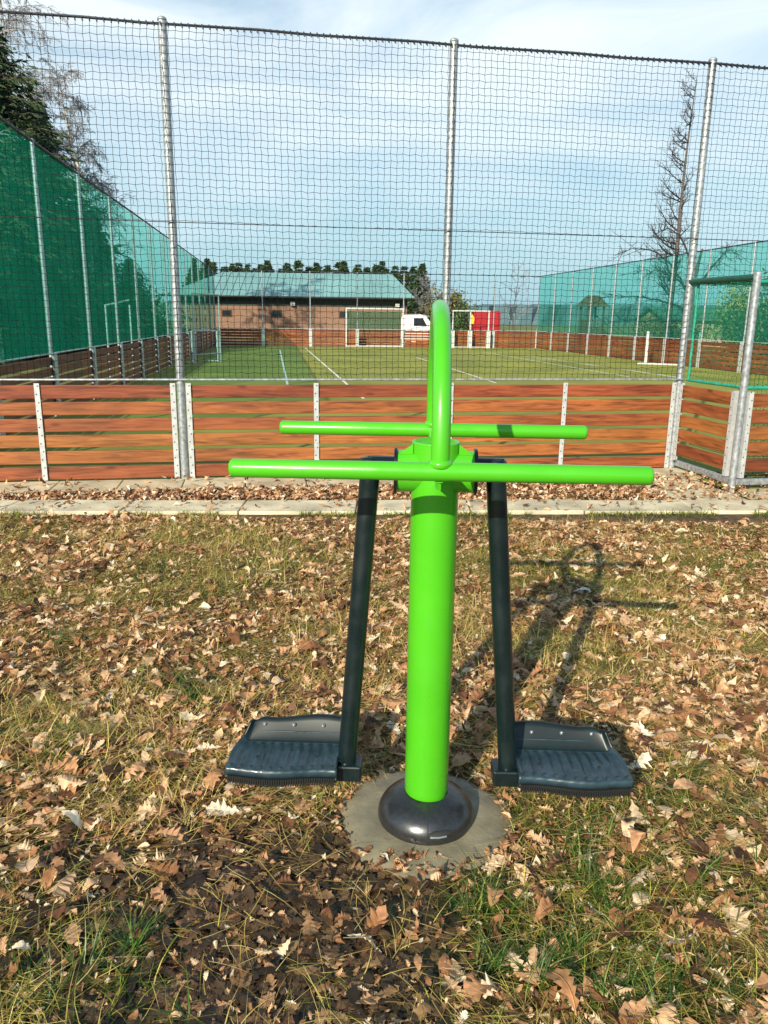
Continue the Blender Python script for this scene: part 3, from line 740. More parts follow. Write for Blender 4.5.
def region_pts(n, rng, y0=1.15, y1=6.1):
    """random ground points in the wedge that can be seen"""
    out = []
    while sum(len(a) for a in out) < n:
        y = rng.uniform(y0, y1, n*2); x = rng.uniform(-4.6, 4.6, n*2)
        k = np.abs(x-.03) < .56*y+.75
        out.append(np.stack([x[k], y[k]], 1))
    return np.concatenate(out)[:n]
rg = np.random.default_rng(11)
P = region_pts(40000, rg)
x, y = P[:,0], P[:,1]
g1 = fbm(x, y, 1.6, 21)
mud = mudf(x, y)
padd = np.hypot(x-.146, y-2.25)
grassy = np.clip((fbm(x,y*1.6,1.4,33)-.50)*7, 0, 1)      # patches where grass rules
keep = rg.uniform(0,1,len(x)) < (1-.93*mud)*(1-.72*grassy)*np.clip(.50+1.1*(g1-.3),.3,1)
keep &= (padd > .295-.035*rg.uniform(0,1,len(x)))
x, y = x[keep], y[keep]
Ln = np.clip(rg.lognormal(math.log(.050), .42, len(x)), .018, .115)
V, F = make_leaves(x, y, soilz(x,y)+rg.uniform(.002,.026,len(x)), Ln, .27, rg, .9)
o = np_mesh('leaf_litter', V, F, M['leaf']); tag(o, 'brown and tan fallen oak leaves covering the ground', 'leaf litter', kind='stuff')
# small crumbs of leaf
P = region_pts(42000, rg); x, y = P[:,0], P[:,1]; k = (np.hypot(x-.146,y-2.25) > .27) & (rg.uniform(0,1,len(x)) < 1-.72*mudf(x,y)); x, y = x[k], y[k]
V, F = make_leaves(x, y, soilz(x,y)+rg.uniform(.0,.022,len(x)), rg.uniform(.012,.03,len(x)), .5, rg, 1.2)
o = np_mesh('leaf_crumbs', V, F, M['leaf']); tag(o, 'broken bits of dry leaf strewn over the soil', 'leaf litter', kind='stuff')
# wet flattened leaves on the mud
P = region_pts(30000, rg, 1.15, 2.6); x, y = P[:,0], P[:,1]; k = (rg.uniform(0,1,len(x)) < mudf(x,y)*.6) & (np.hypot(x-.146,y-2.25) > .28); x, y = x[k][:1900], y[k][:1900]
V, F = make_leaves(x, y, soilz(x,y)+rg.uniform(.0,.006,len(x)), rg.uniform(.03,.085,len(x)), .10, rg, .35)
o = np_mesh('wet_leaf_litter', V, F, M['wetleaf']); tag(o, 'dark wet leaves trodden flat into the mud', 'leaf litter', kind='stuff')
# strip between kerb and paving, and stray leaves on paving
n = 16000; x = rg.uniform(-5.5,6.5,n); y = kerb_y(x)-.06+rg.uniform(0,1.25,n)**1.0
ks = rg.uniform(0,1,n) < .018; y = np.where(ks, kerb_y(x)-.06-rg.uniform(0,.42,n), y)
d = (x-NL[0])*EV[0] + (y-NL[1])*EV[1]; u = (x-NL[0])*EU[0] + (y-NL[1])*EU[1]
paved = ((d > -.56) & ((u < 5.1)|(u > 8.3))) | ((d > -1.7) & (u > 4.5))
on = (kerb_y(x)-y)
k = ((~paved) | (rg.uniform(0,1,n) < .05+.20*(u > 4.5))) & (d < -.05)
x, y = x[k], y[k]; zb = np.where(paved[k], .014, .0) + np.where(ks[k], .032, 0)
V, F = make_leaves(x, y, zb+rg.uniform(.0,.03,len(x)), rg.uniform(.035,.085,len(x)), .35, rg, 1.1)
o = np_mesh('leaf_drift', V, F, M['leaf']); tag(o, 'drift of brown leaves lying between the kerb and the fence', 'leaf litter', kind='stuff')

aa = np.concatenate([rg.uniform(0,2*pi,90), rg.normal(-1.75,.22,60)]); rr_ = .262+np.abs(rg.normal(0,.02,150)); rr_[90:] -= rg.uniform(0,.07,60); x = .146+rr_*np.cos(aa); y = 2.25+rr_*np.sin(aa)
V, F = make_leaves(x, y, np.full(len(x), .010), rg.uniform(.012,.045,len(x)), .25, rg, .8)
o = np_mesh('edge_litter', V, F, M['leaf']); tag(o, 'leaf bits lying over the rim of the footing', 'leaf litter', kind='stuff')
# grass blades (curved 3-segment ribbons)
def make_blades(x, y, z, Ln, wd, lean, rng, az=None):
    n = len(x); az = rng.uniform(0, 2*pi, n) if az is None else az
    S = 5; t = np.linspace(0, 1, S)[None]
    th0 = np.clip(rng.normal(lean, .35, n), 0, 1.5)[:,None]; bend = rng.uniform(.2, 1.3, n)[:,None]
    ang = np.clip(th0 + bend*t, 0, 1.75)
    dl = Ln[:,None]/(S-1)
    hx = np.cumsum(np.concatenate([np.zeros((n,1)), np.sin(ang[:,1:])*dl], 1), 1); hz = np.cumsum(np.concatenate([np.zeros((n,1)), np.cos(ang[:,1:])*dl], 1), 1)
    side = rng.normal(0, .25, n)[:,None]*t**2*Ln[:,None]
    ca, sa = np.cos(az)[:,None], np.sin(az)[:,None]
    cx = x[:,None] + hx*ca - side*sa; cy = y[:,None] + hx*sa + side*ca; cz = np.maximum(z[:,None] + hz, z[:,None]+.003)
    w_ = wd[:,None]*(1-t**1.6*.92)/2
    V = np.zeros((n, S, 2, 3))
    for i, sg in ((0,1),(1,-1)):
        V[:,:,i,0] = cx - sg*w_*sa; V[:,:,i,1] = cy + sg*w_*ca; V[:,:,i,2] = cz
    idx = np.array([[i*2, (i+1)*2, (i+1)*2+1, i*2+1] for i in range(S-1)])
    F = (idx[None] + (np.arange(n)*S*2)[:,None,None]).reshape(-1,4)
    return V.reshape(-1,3), F
# green clumps
tuft = [(.47,1.66,.20,900),(.62,1.88,.16,650),(.30,1.84,.12,380),(.75,1.58,.16,420),(-.75,1.58,.16,260),(-.62,1.50,.10,120),(.95,1.9,.18,380),(1.15,2.35,.2,350),
        (-1.2,2.6,.25,420),(-.95,3.1,.3,420)]
M['tuftblade'] = ramp_island('lush grass blades', [(0,(.020,.060,.010)),(.5,(.055,.13,.018)),(.85,(.13,.22,.03)),(1,(.35,.36,.07))], .45, .3, nscale=20)
tx = []; ty = []; ta = []
for cx, cy, rr, n in tuft + [(-1.6,3.6,.25,300),(-2.3,3.2,.25,260),(-1.3,4.6,.3,300),(-2.6,4.4,.4,380),(1.3,4.95,.45,420),(.9,4.3,.3,260),(1.9,2.9,.22,220),(2.3,4.6,.4,300),(-.5,4.0,.25,200)]:
    for k_ in range(max(3, n//60)):
        ux_, uy_ = rg.normal(cx, rr*.6), rg.normal(cy, rr*.45); m_ = 34
        tx.append(rg.normal(ux_,.012,m_)); ty.append(rg.normal(uy_,.012,m_)); ta.append(rg.normal(rg.uniform(0,6.28),1.3,m_))
tx = np.concatenate(tx); ty = np.concatenate(ty); ta = np.concatenate(ta); k = np.hypot(tx-.146,ty-2.25) > .30; tx, ty, ta = tx[k], ty[k], ta[k]
V, F = make_blades(tx, ty, soilz(tx,ty), rg.uniform(.06,.16,len(tx)), rg.uniform(.0028,.0055,len(tx)), .85, rg, ta)
o = np_mesh('grass_tufts', V, F, M['tuftblade']); tag(o, 'broad-bladed green grass tufts among the fallen leaves', 'grass', kind='stuff')
xs = []; ys = []
for cx, cy, rr, n in tuft:
    n = n//3
    xs.append(rg.normal(cx, rr*.55, n)); ys.append(rg.normal(cy, rr*.40, n))
P = region_pts(130000, rg); gx_, gy_ = P[:,0], P[:,1]
pr = np.clip((fbm(gx_,gy_*1.6,1.4,33)-.49)*6, 0, 1)*.62 + .07 + np.exp(-((gx_-1.1)/.9)**2 - ((gy_-4.75)/.35)**2)*.7
k = (rg.uniform(0,1,len(gx_)) < pr*(1-.9*mudf(gx_,gy_))) & (np.hypot(gx_-.146,gy_-2.25) > .30)
xs.append(gx_[k]); ys.append(gy_[k]); x = np.concatenate(xs); y = np.concatenate(ys); k = np.hypot(x-.146,y-2.25) > .29; x, y = x[k], y[k]
V, F = make_blades(x, y, soilz(x,y), rg.uniform(.04,.13,len(x)), rg.uniform(.0016,.0040,len(x)), .8, rg)
o = np_mesh('green_grass', V, F, M['greenblade']); tag(o, 'short green grass growing up through the leaves', 'grass', kind='stuff')
P = region_pts(135000, rg); x, y = P[:,0], P[:,1]
k = (rg.uniform(0,1,len(x)) < (.25+.9*fbm(x,y,2.2,41)**1.3)*(1-.88*mudf(x,y))) & (np.hypot(x-.146,y-2.25) > .29); x, y = x[k], y[k]
az = fbm(x,y,1.8,52)*12 + rg.normal(0,.7,len(x))
V, F = make_blades(x, y, soilz(x,y)+rg.uniform(.002,.022,len(x)), rg.uniform(.05,.20,len(x)), rg.uniform(.0012,.0032,len(x)), 1.25, rg, az)
o = np_mesh('dry_grass', V, F, M['strawblade']); tag(o, 'straw-coloured dead grass lying across the leaves', 'grass', kind='stuff')
# weeds along the kerb and by the recess
x = rg.uniform(-5,5,6500); y = kerb_y(x)-.49-np.abs(rg.normal(0,.04,6500)); k = fbm(x,x*0,2.5,61) > .42; x, y = x[k], y[k]
V, F = make_blades(x, y, soilz(x,y), rg.uniform(.03,.10,len(x)), rg.uniform(.003,.006,len(x)), .7, rg)
o = np_mesh('kerb_grass', V, F, M['greenblade']); tag(o, 'grass tufts leaning over the edge of the kerb', 'grass', kind='stuff')
q = near(5.317+.55, -1.25)
x = rg.normal(q[0],.05,60); y = rg.normal(q[1],.03,60)
V, F = make_blades(x-q[0], y-q[1], np.zeros(60), rg.uniform(.08,.2,60), rg.uniform(.005,.01,60), .4, rg)
o = np_mesh('weed', V, F, M['greenblade']); o.location = (*q, .012); tag(o, 'little green weed growing in front of the goal recess beam', 'plant')

# single leaves one can point at
def single(x, y, L, col, label, seed, rot_tilt=.3, curl=1.0, wf=None):
    rr = np.random.default_rng(seed)
    V, F = make_leaves(np.array([0.]), np.array([0.]), np.array([0.]), np.array([L]), rot_tilt, rr, curl)
    m = mat('fallen leaf colour', col, .6, var=.25, scale=40)
    b = MB(); b.raw(V.tolist(), F.tolist(), 0, True)
    rib = V.reshape(ST,3,3)[:,1]; b.tube([tuple(p_+np.array([0,0,.0015])) for p_ in rib[:-1]], [.0016*(1-.7*i/ST) for i in range(ST-1)], 5)
    o = b.build('fallen_leaf', m); o.location = (x, y, float(soilz(np.array([x]),np.array([y]))[0])+.03)
    tag(o, label, 'leaf', 'large single fallen leaves')
single(-.77,2.83,.11,(.78,.62,.40),'pale cream leaf lying on its own to the left of the left pedal',1)
single(1.18,4.35,.11,(.70,.70,.66),'pale grey round leaf on the dark grass patch behind the right arm',4,.15,.6)
single(1.04,2.73,.10,(.80,.72,.56),'whitish curled leaf to the right of the right pedal',5)
single(.69,1.78,.115,(.50,.22,.08),'orange-brown lobed oak leaf amid green grass at the lower right',6,.25,.6)
single(.45,1.53,.12,(.52,.25,.10),'big rusty oak leaf at the bottom edge right of the footing',8,.2,.6)
single(.79,1.70,.11,(.70,.48,.27),'light tan curled leaf close to the orange oak leaf at the lower right',9,.35,.8)
single(1.93,3.8,.12,(.62,.46,.33),'pinkish tan round leaf at the far right of the leafy ground',12,.2,.5)
single(-1.02,1.92,.11,(.68,.45,.27),'pale tan leaf near the lower left edge',14,.2,.7)

# ------------------------------------------------------------------ vegetation
GF = 'trees of the forest edge beyond the left fence'
GS = 'undergrowth shrubs beyond the left fence'
def grow_bare(rng, h, r0, nb=26, droop=0.0, spread=.35, start=.25, lv=3, side=None, twist=.05, lenf=.38, bend=.12):
    """bare tree; returns trunk sticks and twig sticks"""
    TA, TB, Ta, Tb = [], [], [], []; A, B, a_, b_ = [], [], [], []
    n = 14; pts = [np.zeros(3)]; d = np.array([0,0,1.])
    for i in range(n):
        d = d + rng.normal(0, twist, 3)*np.array([1,1,0]); d /= np.linalg.norm(d); pts.append(pts[-1]+d*h/n)
    rad = [r0*(1-.93*i/n) for i in range(n+1)]
    for i in range(n): TA.append(pts[i]); TB.append(pts[i+1]); Ta.append(rad[i]); Tb.append(rad[i+1])
    def limb(p, d, L, r, level):
        k = 6 if level < 2 else 4
        for i in range(k):
            d = d + rng.normal(0, bend, 3) + np.array([0,0,-droop*(i/k)*(1 if level else .5)*(1.0)]) + (np.array([0,0,.10]) if droop == 0 else 0)
            d /= np.linalg.norm(d); q = p+d*L/k
            r1 = r*(1-.8*(i+1)/k)+.003; r0_ = r*(1-.8*i/k)+.003
            A.append(p); B.append(q); a_.append(r0_); b_.append(r1)
            if level < lv:
                for s in range(2 if level else 3):
                    if rng.uniform() < .8:
                        ax = rng.normal(0, 1, 3); sd = d + ax*.6; sd /= np.linalg.norm(sd)
                        limb(p+(q-p)*rng.uniform(), sd, L*rng.uniform(.28,.5), r1*.55, level+1)
            p = q
    for j in range(nb):
        t = start + (1-start)*(j+rng.uniform())/nb; i = min(n-1, int(t*n)); p = pts[i] + (pts[i+1]-pts[i])*(t*n-i)
        an = rng.uniform(0, 2*pi)
        if side is not None and rng.uniform() < side[1]: an = side[0] + rng.normal(0, .6)
        up = rng.uniform(.1,.9) if droop == 0 else rng.uniform(.3,1.2)
        dd = np.array([cos(an), sin(an), up]); dd /= np.linalg.norm(dd)
        limb(p, dd, h*lenf*(1-.72*t)*rng.uniform(.7,1.2), r0*.42*(1-.8*t), 1)
    return [np.array(z) for z in (TA,TB,Ta,Tb,A,B,a_,b_)]
def bare_tree(label, x, y, h, r0, seed, tm, cm, z=-.05, group=None, name='bare_tree', cat='tree', rmin=.0, **kw):
    K = forest_scale(y, group); x, y, h, r0, rmin = x*K, y*K, K*(h-1.6)+1.6 if K > 1 else h, r0*K, rmin*K
    rng = np.random.default_rng(seed); TA,TB,Ta,Tb,A,B,a_,b_ = grow_bare(rng, h, r0, **kw)
    t = thing(name, label, cat, (x,y,z), 0, group)
    V, F = sticks(TA,TB,Ta,Tb,8); np_mesh('trunk', V, F, M[tm], t, smooth=True)
    V, F = sticks(A,B,np.maximum(a_,rmin),np.maximum(b_,rmin*.7),3); np_mesh('crown', V, F, M[cm], t)
    return t
def leafcloud(rng, n, fc, size):
    """n small two-tri leaves at positions from fc(rng,n)"""
    P = fc(rng, n); d = rng.normal(0,1,(n,3)); d /= np.linalg.norm(d,axis=1,keepdims=True)
    e = np.cross(d, rng.normal(0,1,(n,3))); e /= np.linalg.norm(e,axis=1,keepdims=True)
    s = size*rng.uniform(.6,1.4,(n,1))
    V = np.stack([P-d*s, P-e*s*.45, P+d*s, P+e*s*.45], 1).reshape(-1,3)
    return V, np.arange(4*n).reshape(n,4)
def spruce(label, x, y, h, rad, seed, nb=11, rows=34, leaf=.16, z=-.05, group=None):
    K = forest_scale(y, group); x, y, h, rad, leaf = x*K, y*K, K*(h-1.6)+1.6 if K > 1 else h, rad*K, leaf*K
    rng = np.random.default_rng(seed)
    t = thing('spruce_tree', label, 'tree', (x,y,z), 0, group)
    b = MB(); b.tube([(0,0,0),(0,0,h*.5),(0,0,h)], [h*.022,h*.013,.01], 8); b.build('trunk', M['bark'], t)
    rows = int(rows*1.9); q = ((np.arange(rows)+rng.uniform(0,1,rows))/rows)**.72
    q = np.repeat(q, nb); n = len(q); zz = h*(.05+.94*q); an = rng.uniform(0,2*pi,n)
    lump = 1+.22*np.sin(an*3+q*9+seed)+.12*np.sin(an*7-q*21)
    R2 = (rad*(1-q)**.92*lump+.05)*rng.uniform(.6,1.12,n); sl = .12-.5*(1-q)
    m_ = 6; p_ = np.stack([zz*0, zz*0, zz], 1); A = []; B = []; Pn = []; Dn = []; Sc = []
    for i in range(m_):
        dd = np.stack([np.cos(an), np.sin(an), sl-.3*i/m_+(.35 if i > 4 else 0)], 1); q2 = p_+dd*(R2/m_)[:,None]
        A.append(p_); B.append(q2)
        for s_ in range(3):
            Pn.append(p_+(q2-p_)*rng.uniform(0,1,(n,1))); Dn.append(an+rng.choice([-1,1],n)*rng.uniform(.2,1.1,n)); Sc.append(.45+.75*(1-q))
        p_ = q2
    A = np.concatenate(A); B = np.concatenate(B); Pn = np.concatenate(Pn); Dn = np.concatenate(Dn); Sc = np.concatenate(Sc)[:,None]; n = len(Pn)
    s_ = leaf*rng.uniform(.6,1.5,(n,1))*Sc*1.15
    d = np.stack([np.cos(Dn), np.sin(Dn), rng.normal(-.45,.3,n)],1); d /= np.linalg.norm(d,axis=1,keepdims=True)
    e = np.cross(d, rng.normal(0,1,(n,3))); e /= np.linalg.norm(e,axis=1,keepdims=True)
    V1 = np.stack([Pn, Pn+d*s_+e*s_*.26, Pn+d*s_*2, Pn+d*s_-e*s_*.26],1).reshape(-1,3); F1 = np.arange(4*n).reshape(n,4)
    V2, F2 = sticks(A,B,.014,.009,3)
    V, F, Mi = merge([(V1,F1,0),(V2,F2,1)]); np_mesh('crown', V, F, [M['needle'], M['bark']], t, mi=Mi)
    return t
def shrub(label, x, y, w_, d_, h, seed, m='leafgreen', n=2600, leaf=.07, z=-.05, group=None, name='shrub', cat='shrub'):
    K = forest_scale(y, group); x, y, w_, d_, h, leaf, n = x*K, y*K, w_*K*1.1, d_*K, h*K, leaf*K, n+(1500 if K > 1 else 0)
    rng = np.random.default_rng(seed); t = thing(name, label, cat, (x,y,z), rng.uniform(0,.5), group)
    cl = rng.uniform(-1,1,(26,3)); 
    A = []; B = []
    for _ in range(22):
        an = rng.uniform(0,2*pi); q = rng.uniform(.3,.9); A.append((cos(an)*.1,sin(an)*.1,0)); B.append((cos(an)*w_*.4*q, sin(an)*d_*.4*q, h*rng.uniform(.5,.95)))
    V, F = sticks(A,B,.02,.006,4); np_mesh('stem', V, F, M['bark'], t)
    def fc(rng, n):
        c = cl[rng.integers(0,26,n)]; P = c*np.array([w_*.36,d_*.36,h*.36])+rng.normal(0,.13,(n,3))*np.array([w_,d_,h]); P[:,2] += h*.52; P[:,2] = np.clip(P[:,2], .02, None); return P
    V, F = leafcloud(rng, n, fc, leaf); np_mesh('foliage', V, F, M[m], t)
    return t

def forest_scale(y, group):
    if group == GF: return 1.3 if y < 34 else 1.04
    if group == GS: return 1.75 if y < 30 else 1.25
    return 1.0
# left forest edge outside the pitch
spruce('tallest dark spruce at the left edge rising above the green net', -11.7, 24.5, 10.6, 4.9, 1, nb=15, rows=46, leaf=.17, group=GF)
spruce('broad dark spruce behind the second post of the left fence', -11.9, 28.5, 8.8, 3.4, 2, nb=12, rows=34, group=GF)
spruce('dark spruce in shade at the far left behind the green net', -11.5, 17.0, 8.0, 3.4, 3, nb=12, rows=34, group=GF)
spruce('lower spruce further along the forest edge behind the left fence', -13.2, 36.5, 6.2, 2.6, 4, nb=10, rows=26, group=GF)
spruce('small dark spruce at the far end of the left forest edge', -14.5, 45.5, 4.8, 2.4, 5, nb=10, rows=22, group=GF)
spruce('young spruce standing low behind the third post of the left fence', -10.9, 23.0, 5.0, 2.2, 6, nb=10, rows=22, group=GF)
bk = dict(droop=.5, nb=44, lv=4, start=.3, lenf=.26, bend=.16)
bare_tree('bare birch with a drooping pale crown right of the tallest spruce', -11.4, 31.0, 10.7, .13, 11, 'birchbark', 'twig', group=GF, name='birch_tree', rmin=.0055, **bk)
bare_tree('bare birch whose fine twigs top the tall spruce at the left edge', -12.6, 27.0, 13.2, .13, 12, 'birchbark', 'twig', group=GF, name='birch_tree', rmin=.0055, **bk)
bare_tree('leaning birch trunk seen through the green net at the left edge', -9.2, 16.8, 9.0, .10, 13, 'birchbark', 'twig', group=GF, name='birch_tree', rmin=.006, droop=.3, nb=12, lv=2, start=.45, lenf=.25)
bare_tree('thin pale birch trunk between the first two posts of the left fence', -9.9, 20.2, 8.2, .09, 14, 'birchbark', 'twig', group=GF, name='birch_tree', rmin=.006, droop=.3, nb=12, lv=2, start=.5, lenf=.25)
bare_tree('low bare birch beside the far part of the left fence', -12.6, 35.0, 7.6, .10, 15, 'birchbark', 'twig', group=GF, name='birch_tree', rmin=.009, droop=.4, nb=22, lv=3, start=.25, lenf=.36)
for i, (x, y, w_, h, la) in enumerate([(-11.5,19.8,4,2.0,'nearest dark undergrowth shrub behind the left fence'),(-12.5,23.5,4,2.2,'dark bush under the tallest spruce at the left'),(-12.8,27.5,4,2.2,'dark bush between the two birches at the left'),
        (-13.4,32,4,2.4,'dark bush low behind the middle of the left fence'),(-14.2,37.5,4.5,2.6,'dark bush further down the left fence'),(-15.2,43.5,5,2.8,'dark bush at the far end of the left fence'),(-12.5,15.2,5,2.4,'dark bush at the extreme left behind the lawn')]):
    shrub(la, x, y, w_, 3, h, 200+i, 'leafgreen', 3200, .10, group=GS)
# dark wood behind the front row
for i, (x, y, h, la) in enumerate([(-17,21,9,'dark spruce deep in the wood at the extreme left'),(-16.5,27,9.5,'dark spruce in the second row behind the tallest spruce'),(-17,33.5,8,'dark spruce in the second row behind the bare birches'),(-18,40,6.6,'dark spruce in the second row near the far end')]):
    spruce(la, x, y, h, 3.6, 30+i, nb=11, rows=26, leaf=.24, group=GF)

# bare tree outside the right fence
bare_tree('tall bare tree with low sweeping limbs beside the right steel post', 14.15, 40.0, 12.9, .17, 21, 'greybark', 'darktwig', rmin=.006, nb=32, lv=3, start=.2, side=(pi, .72), lenf=.17, bend=.12, twist=.014)
b = MB()
# long low limbs sweeping to the left
tlow = thing('bare_tree', 'leaning bare tree with long arching limbs low behind the right net', 'tree', (14.6, 38.0, -.05))
bt = MB(); bt.tube([(0,0,0),(-.1,0,1.6),(-.2,0,3.4),(.1,0,5)], [.2,.17,.13,.05], 8); bt.build('trunk', M['greybark'], tlow)
rg2 = np.random.default_rng(5)
A,B,a_,b_ = [],[],[],[]
for (z0, dx_, dz_) in [(2.6,-3.4,2.4),(2.2,-4.2,.6),(1.8,-3.6,-.1),(3.0,-1.8,2.9),(3.3,2.0,1.6),(2.8,-2.6,1.2)]:
    prev = np.array([-.1,0,z0])
    for i in range(1,15):
        q = i/14; cur = np.array([-.1+dx_*q, .4*sin(q*5+z0), z0+dz_*sin(q*pi*.62)+rg2.normal(0,.04)])
        A.append(prev); B.append(cur); a_.append(.055*(1-q)+.012); b_.append(.055*(1-q)+.010)
        for s in range(3):
            dd = rg2.normal(0,.42,3)+np.array([dx_*.10,0,-.05]); A.append(cur); B.append(cur+dd); a_.append(.012); b_.append(.006)
            for s2 in range(2): A.append(cur+dd*.6); B.append(cur+dd*.6+rg2.normal(0,.22,3)); a_.append(.008); b_.append(.005)
        prev = cur
V, F = sticks(A,B,np.array(a_),np.array(b_),4); np_mesh('crown', V, F, M['darktwig'], tlow)

GR = 'shrubs beyond the right fence'
for i, (x, y, w_, h, m_, la) in enumerate([(14.9,30.5,3.2,3.4,'leafgreen','tall green shrub seen through the goal recess net'),(16.6,31.0,3.0,3.2,'leafgreen','dark green shrub at the right edge behind the recess'),(15.4,27.5,2.6,3.0,'leafgreen','leafy bush at the right edge nearer than the tall shrub'),
       (13.9,31.5,1.4,3.0,'leafyellow','yellowish shrub lit by the sun behind the goal recess'),(15.9,43,3,1.9,'leafolive','olive bush beside the tan house'),(17.0,50,3.0,1.8,'leafolive','low olive bush right of the play tower')]):
    shrub(la, x, y, w_, 2.2, h, 300+i, m_, 3400, .08, group=GR)
bare_tree('thin bare young tree at the end of the pitch right of the red van', 9.6, 60, 5.6, .06, 41, 'greybark', 'twig', rmin=.012, nb=16, lv=2, start=.2)
bare_tree('bushy bare tree between the building and the white van', 3.0, 60.5, 4.6, .08, 42, 'greybark', 'twig', rmin=.014, nb=24, lv=3, start=.1, lenf=.45)
shrub('dark green bush behind the white van', 4.2, 58, 3.2, 3, 3.7, 333, 'leafolive', 3600, .13, group='bushes behind the parked vans')
shrub('dark hedge bush left of the red van', 5.4, 56, 1.8, 2, 2.6, 334, 'leafgreen', 2200, .10, group='bushes behind the parked vans')

# ------------------------------------------------------------------ brick building
bd = thing('clubhouse', 'long low brick building with a blue-green sheet roof at the far end of the pitch', 'building', (-15.5, 57.8, 0), .04)
LB = 17.0
b = MB()
b.box(0, LB, 0, 9, -.1, 2.95)
o = b.build('wall', None or M['brick'], bd)
m = M['brick']; nt = m.node_tree
bt_ = nt.nodes.new('ShaderNodeTexBrick'); bt_.inputs['Scale'].default_value = 1; bt_.inputs['Color1'].default_value = (.24,.115,.07,1); bt_.inputs['Color2'].default_value = (.19,.085,.05,1); bt_.inputs['Mortar'].default_value = (.30,.25,.19,1)
bt_.inputs['Brick Width'].default_value = .26; bt_.inputs['Row Height'].default_value = .085; bt_.inputs['Mortar Size'].default_value = .010
tcb = nt.nodes.new('ShaderNodeTexCoord'); mpb = nt.nodes.new('ShaderNodeMapping'); mpb.inputs['Rotation'].default_value = (radians(90),0,0); nt.links.new(tcb.outputs['Object'], mpb.inputs[0]); nt.links.new(mpb.outputs[0], bt_.inputs['Vector']); nt.links.new(bt_.outputs['Color'], nt.nodes['Principled BSDF'].inputs['Base Color'])
b = MB(); e = .55
zr = 4.95; ze = 3.05
b.raw([(-e,-e-.3,ze),(LB+e,-e-.3,ze),(LB+e,9+e,ze),(-e,9+e,ze),(3,4.3,zr),(LB-.9,4.3,zr)], [(0,1,5,4),(1,2,5),(2,3,4,5),(3,0,4),(0,3,2,1)])
k = 0; x = -e
while x < LB+e:                       # standing seams
    zt = 1.0
    xt = min(max(x,3),LB-.9)
    if 2.6 < x < LB-.8: b.raw([(x-.02,-e-.3,ze+.01),(x+.02,-e-.3,ze+.01),(x+.02,4.3,zr+.01),(x-.02,4.3,zr+.01),(x-.02,-e-.3,ze+.05),(x+.02,-e-.3,ze+.05),(x+.02,4.3,zr+.05),(x-.02,4.3,zr+.05)], [(4,5,6,7),(0,1,5,4),(0,4,7,3),(1,2,6,5)])
    x += .6
b.build('roof', M['roof'], bd)
b = MB(); b.box(-.02, LB+.02, -.05, -.003, 2.42, 3.0); b.build('eaves_band', M['eaves'], bd)  # dark band along the wall top below the roof edge
b = MB(); b.tube([(-e,-e-.36,ze-.02),(LB+e,-e-.36,ze-.02)], .06, 8); b.build('gutter', M['eaves'], bd)
for x in (3.9, 7.5, 12.4):
    b = MB(); b.box(x-.36,x+.36,-.06,-.01,1.62,2.12); wf = b.build('window', M['timber'], bd)
    b = MB(); b.box(x-.30,x+.30,-.075,-.062,1.68,2.06); b.build('pane', M['glass'], wf)
for x in (8.7, 16.3):
    b = MB(); b.box(x-.16,x+.16,-.30,-.08,2.45,2.72); b.tube([(x,-.08,2.6),(x,0,2.6)], .03, 6); b.build('floodlight', M['white'], bd)
b = MB(); b.tube([(LB-.2,-.1,0),(LB-.2,-.1,2.9)], .05, 8); b.build('downpipe', M['galv_dark'], bd)

# conifers behind the building
rg3 = np.random.default_rng(9)
spots = [(-15.2,1.0,'first'),(-13.6,.8,''),(-12.0,.4,''),(-9.4,.9,''),(-7.6,.1,''),(-5.6,.8,''),(-3.4,1.0,''),(-1.0,.2,''),(2.6,.5,'')]
desc = ['dark conifer top showing above the left end of the sheet roof','conifer top just right of the leftmost one over the roof','short conifer top over the left third of the roof','pair-topped conifer over the left middle of the roof','squat conifer over the middle of the roof',
        'broad conifer top above the first floodlight','tallest narrow conifer over the middle of the roof','low conifer over the right half of the roof','low conifer near the right end of the roof']
for i, (x, dh, _) in enumerate(spots):
    spruce(desc[i], x*1.35, 84+rg3.uniform(-3,3), 6.7+dh*1.0, 2.2, 60+i, nb=8, rows=22, leaf=.24, group='conifers behind the brick building')

for i in range(24):
    spruce('small conifer top just showing over the ridge of the sheet roof', -21+i*1.04+rg3.uniform(-.3,.3), 88+rg3.uniform(-3,3), 7.0+rg3.uniform(0,.7), 3.0, 80+i, nb=7, rows=14, leaf=.3, group='low conifers behind the brick building')
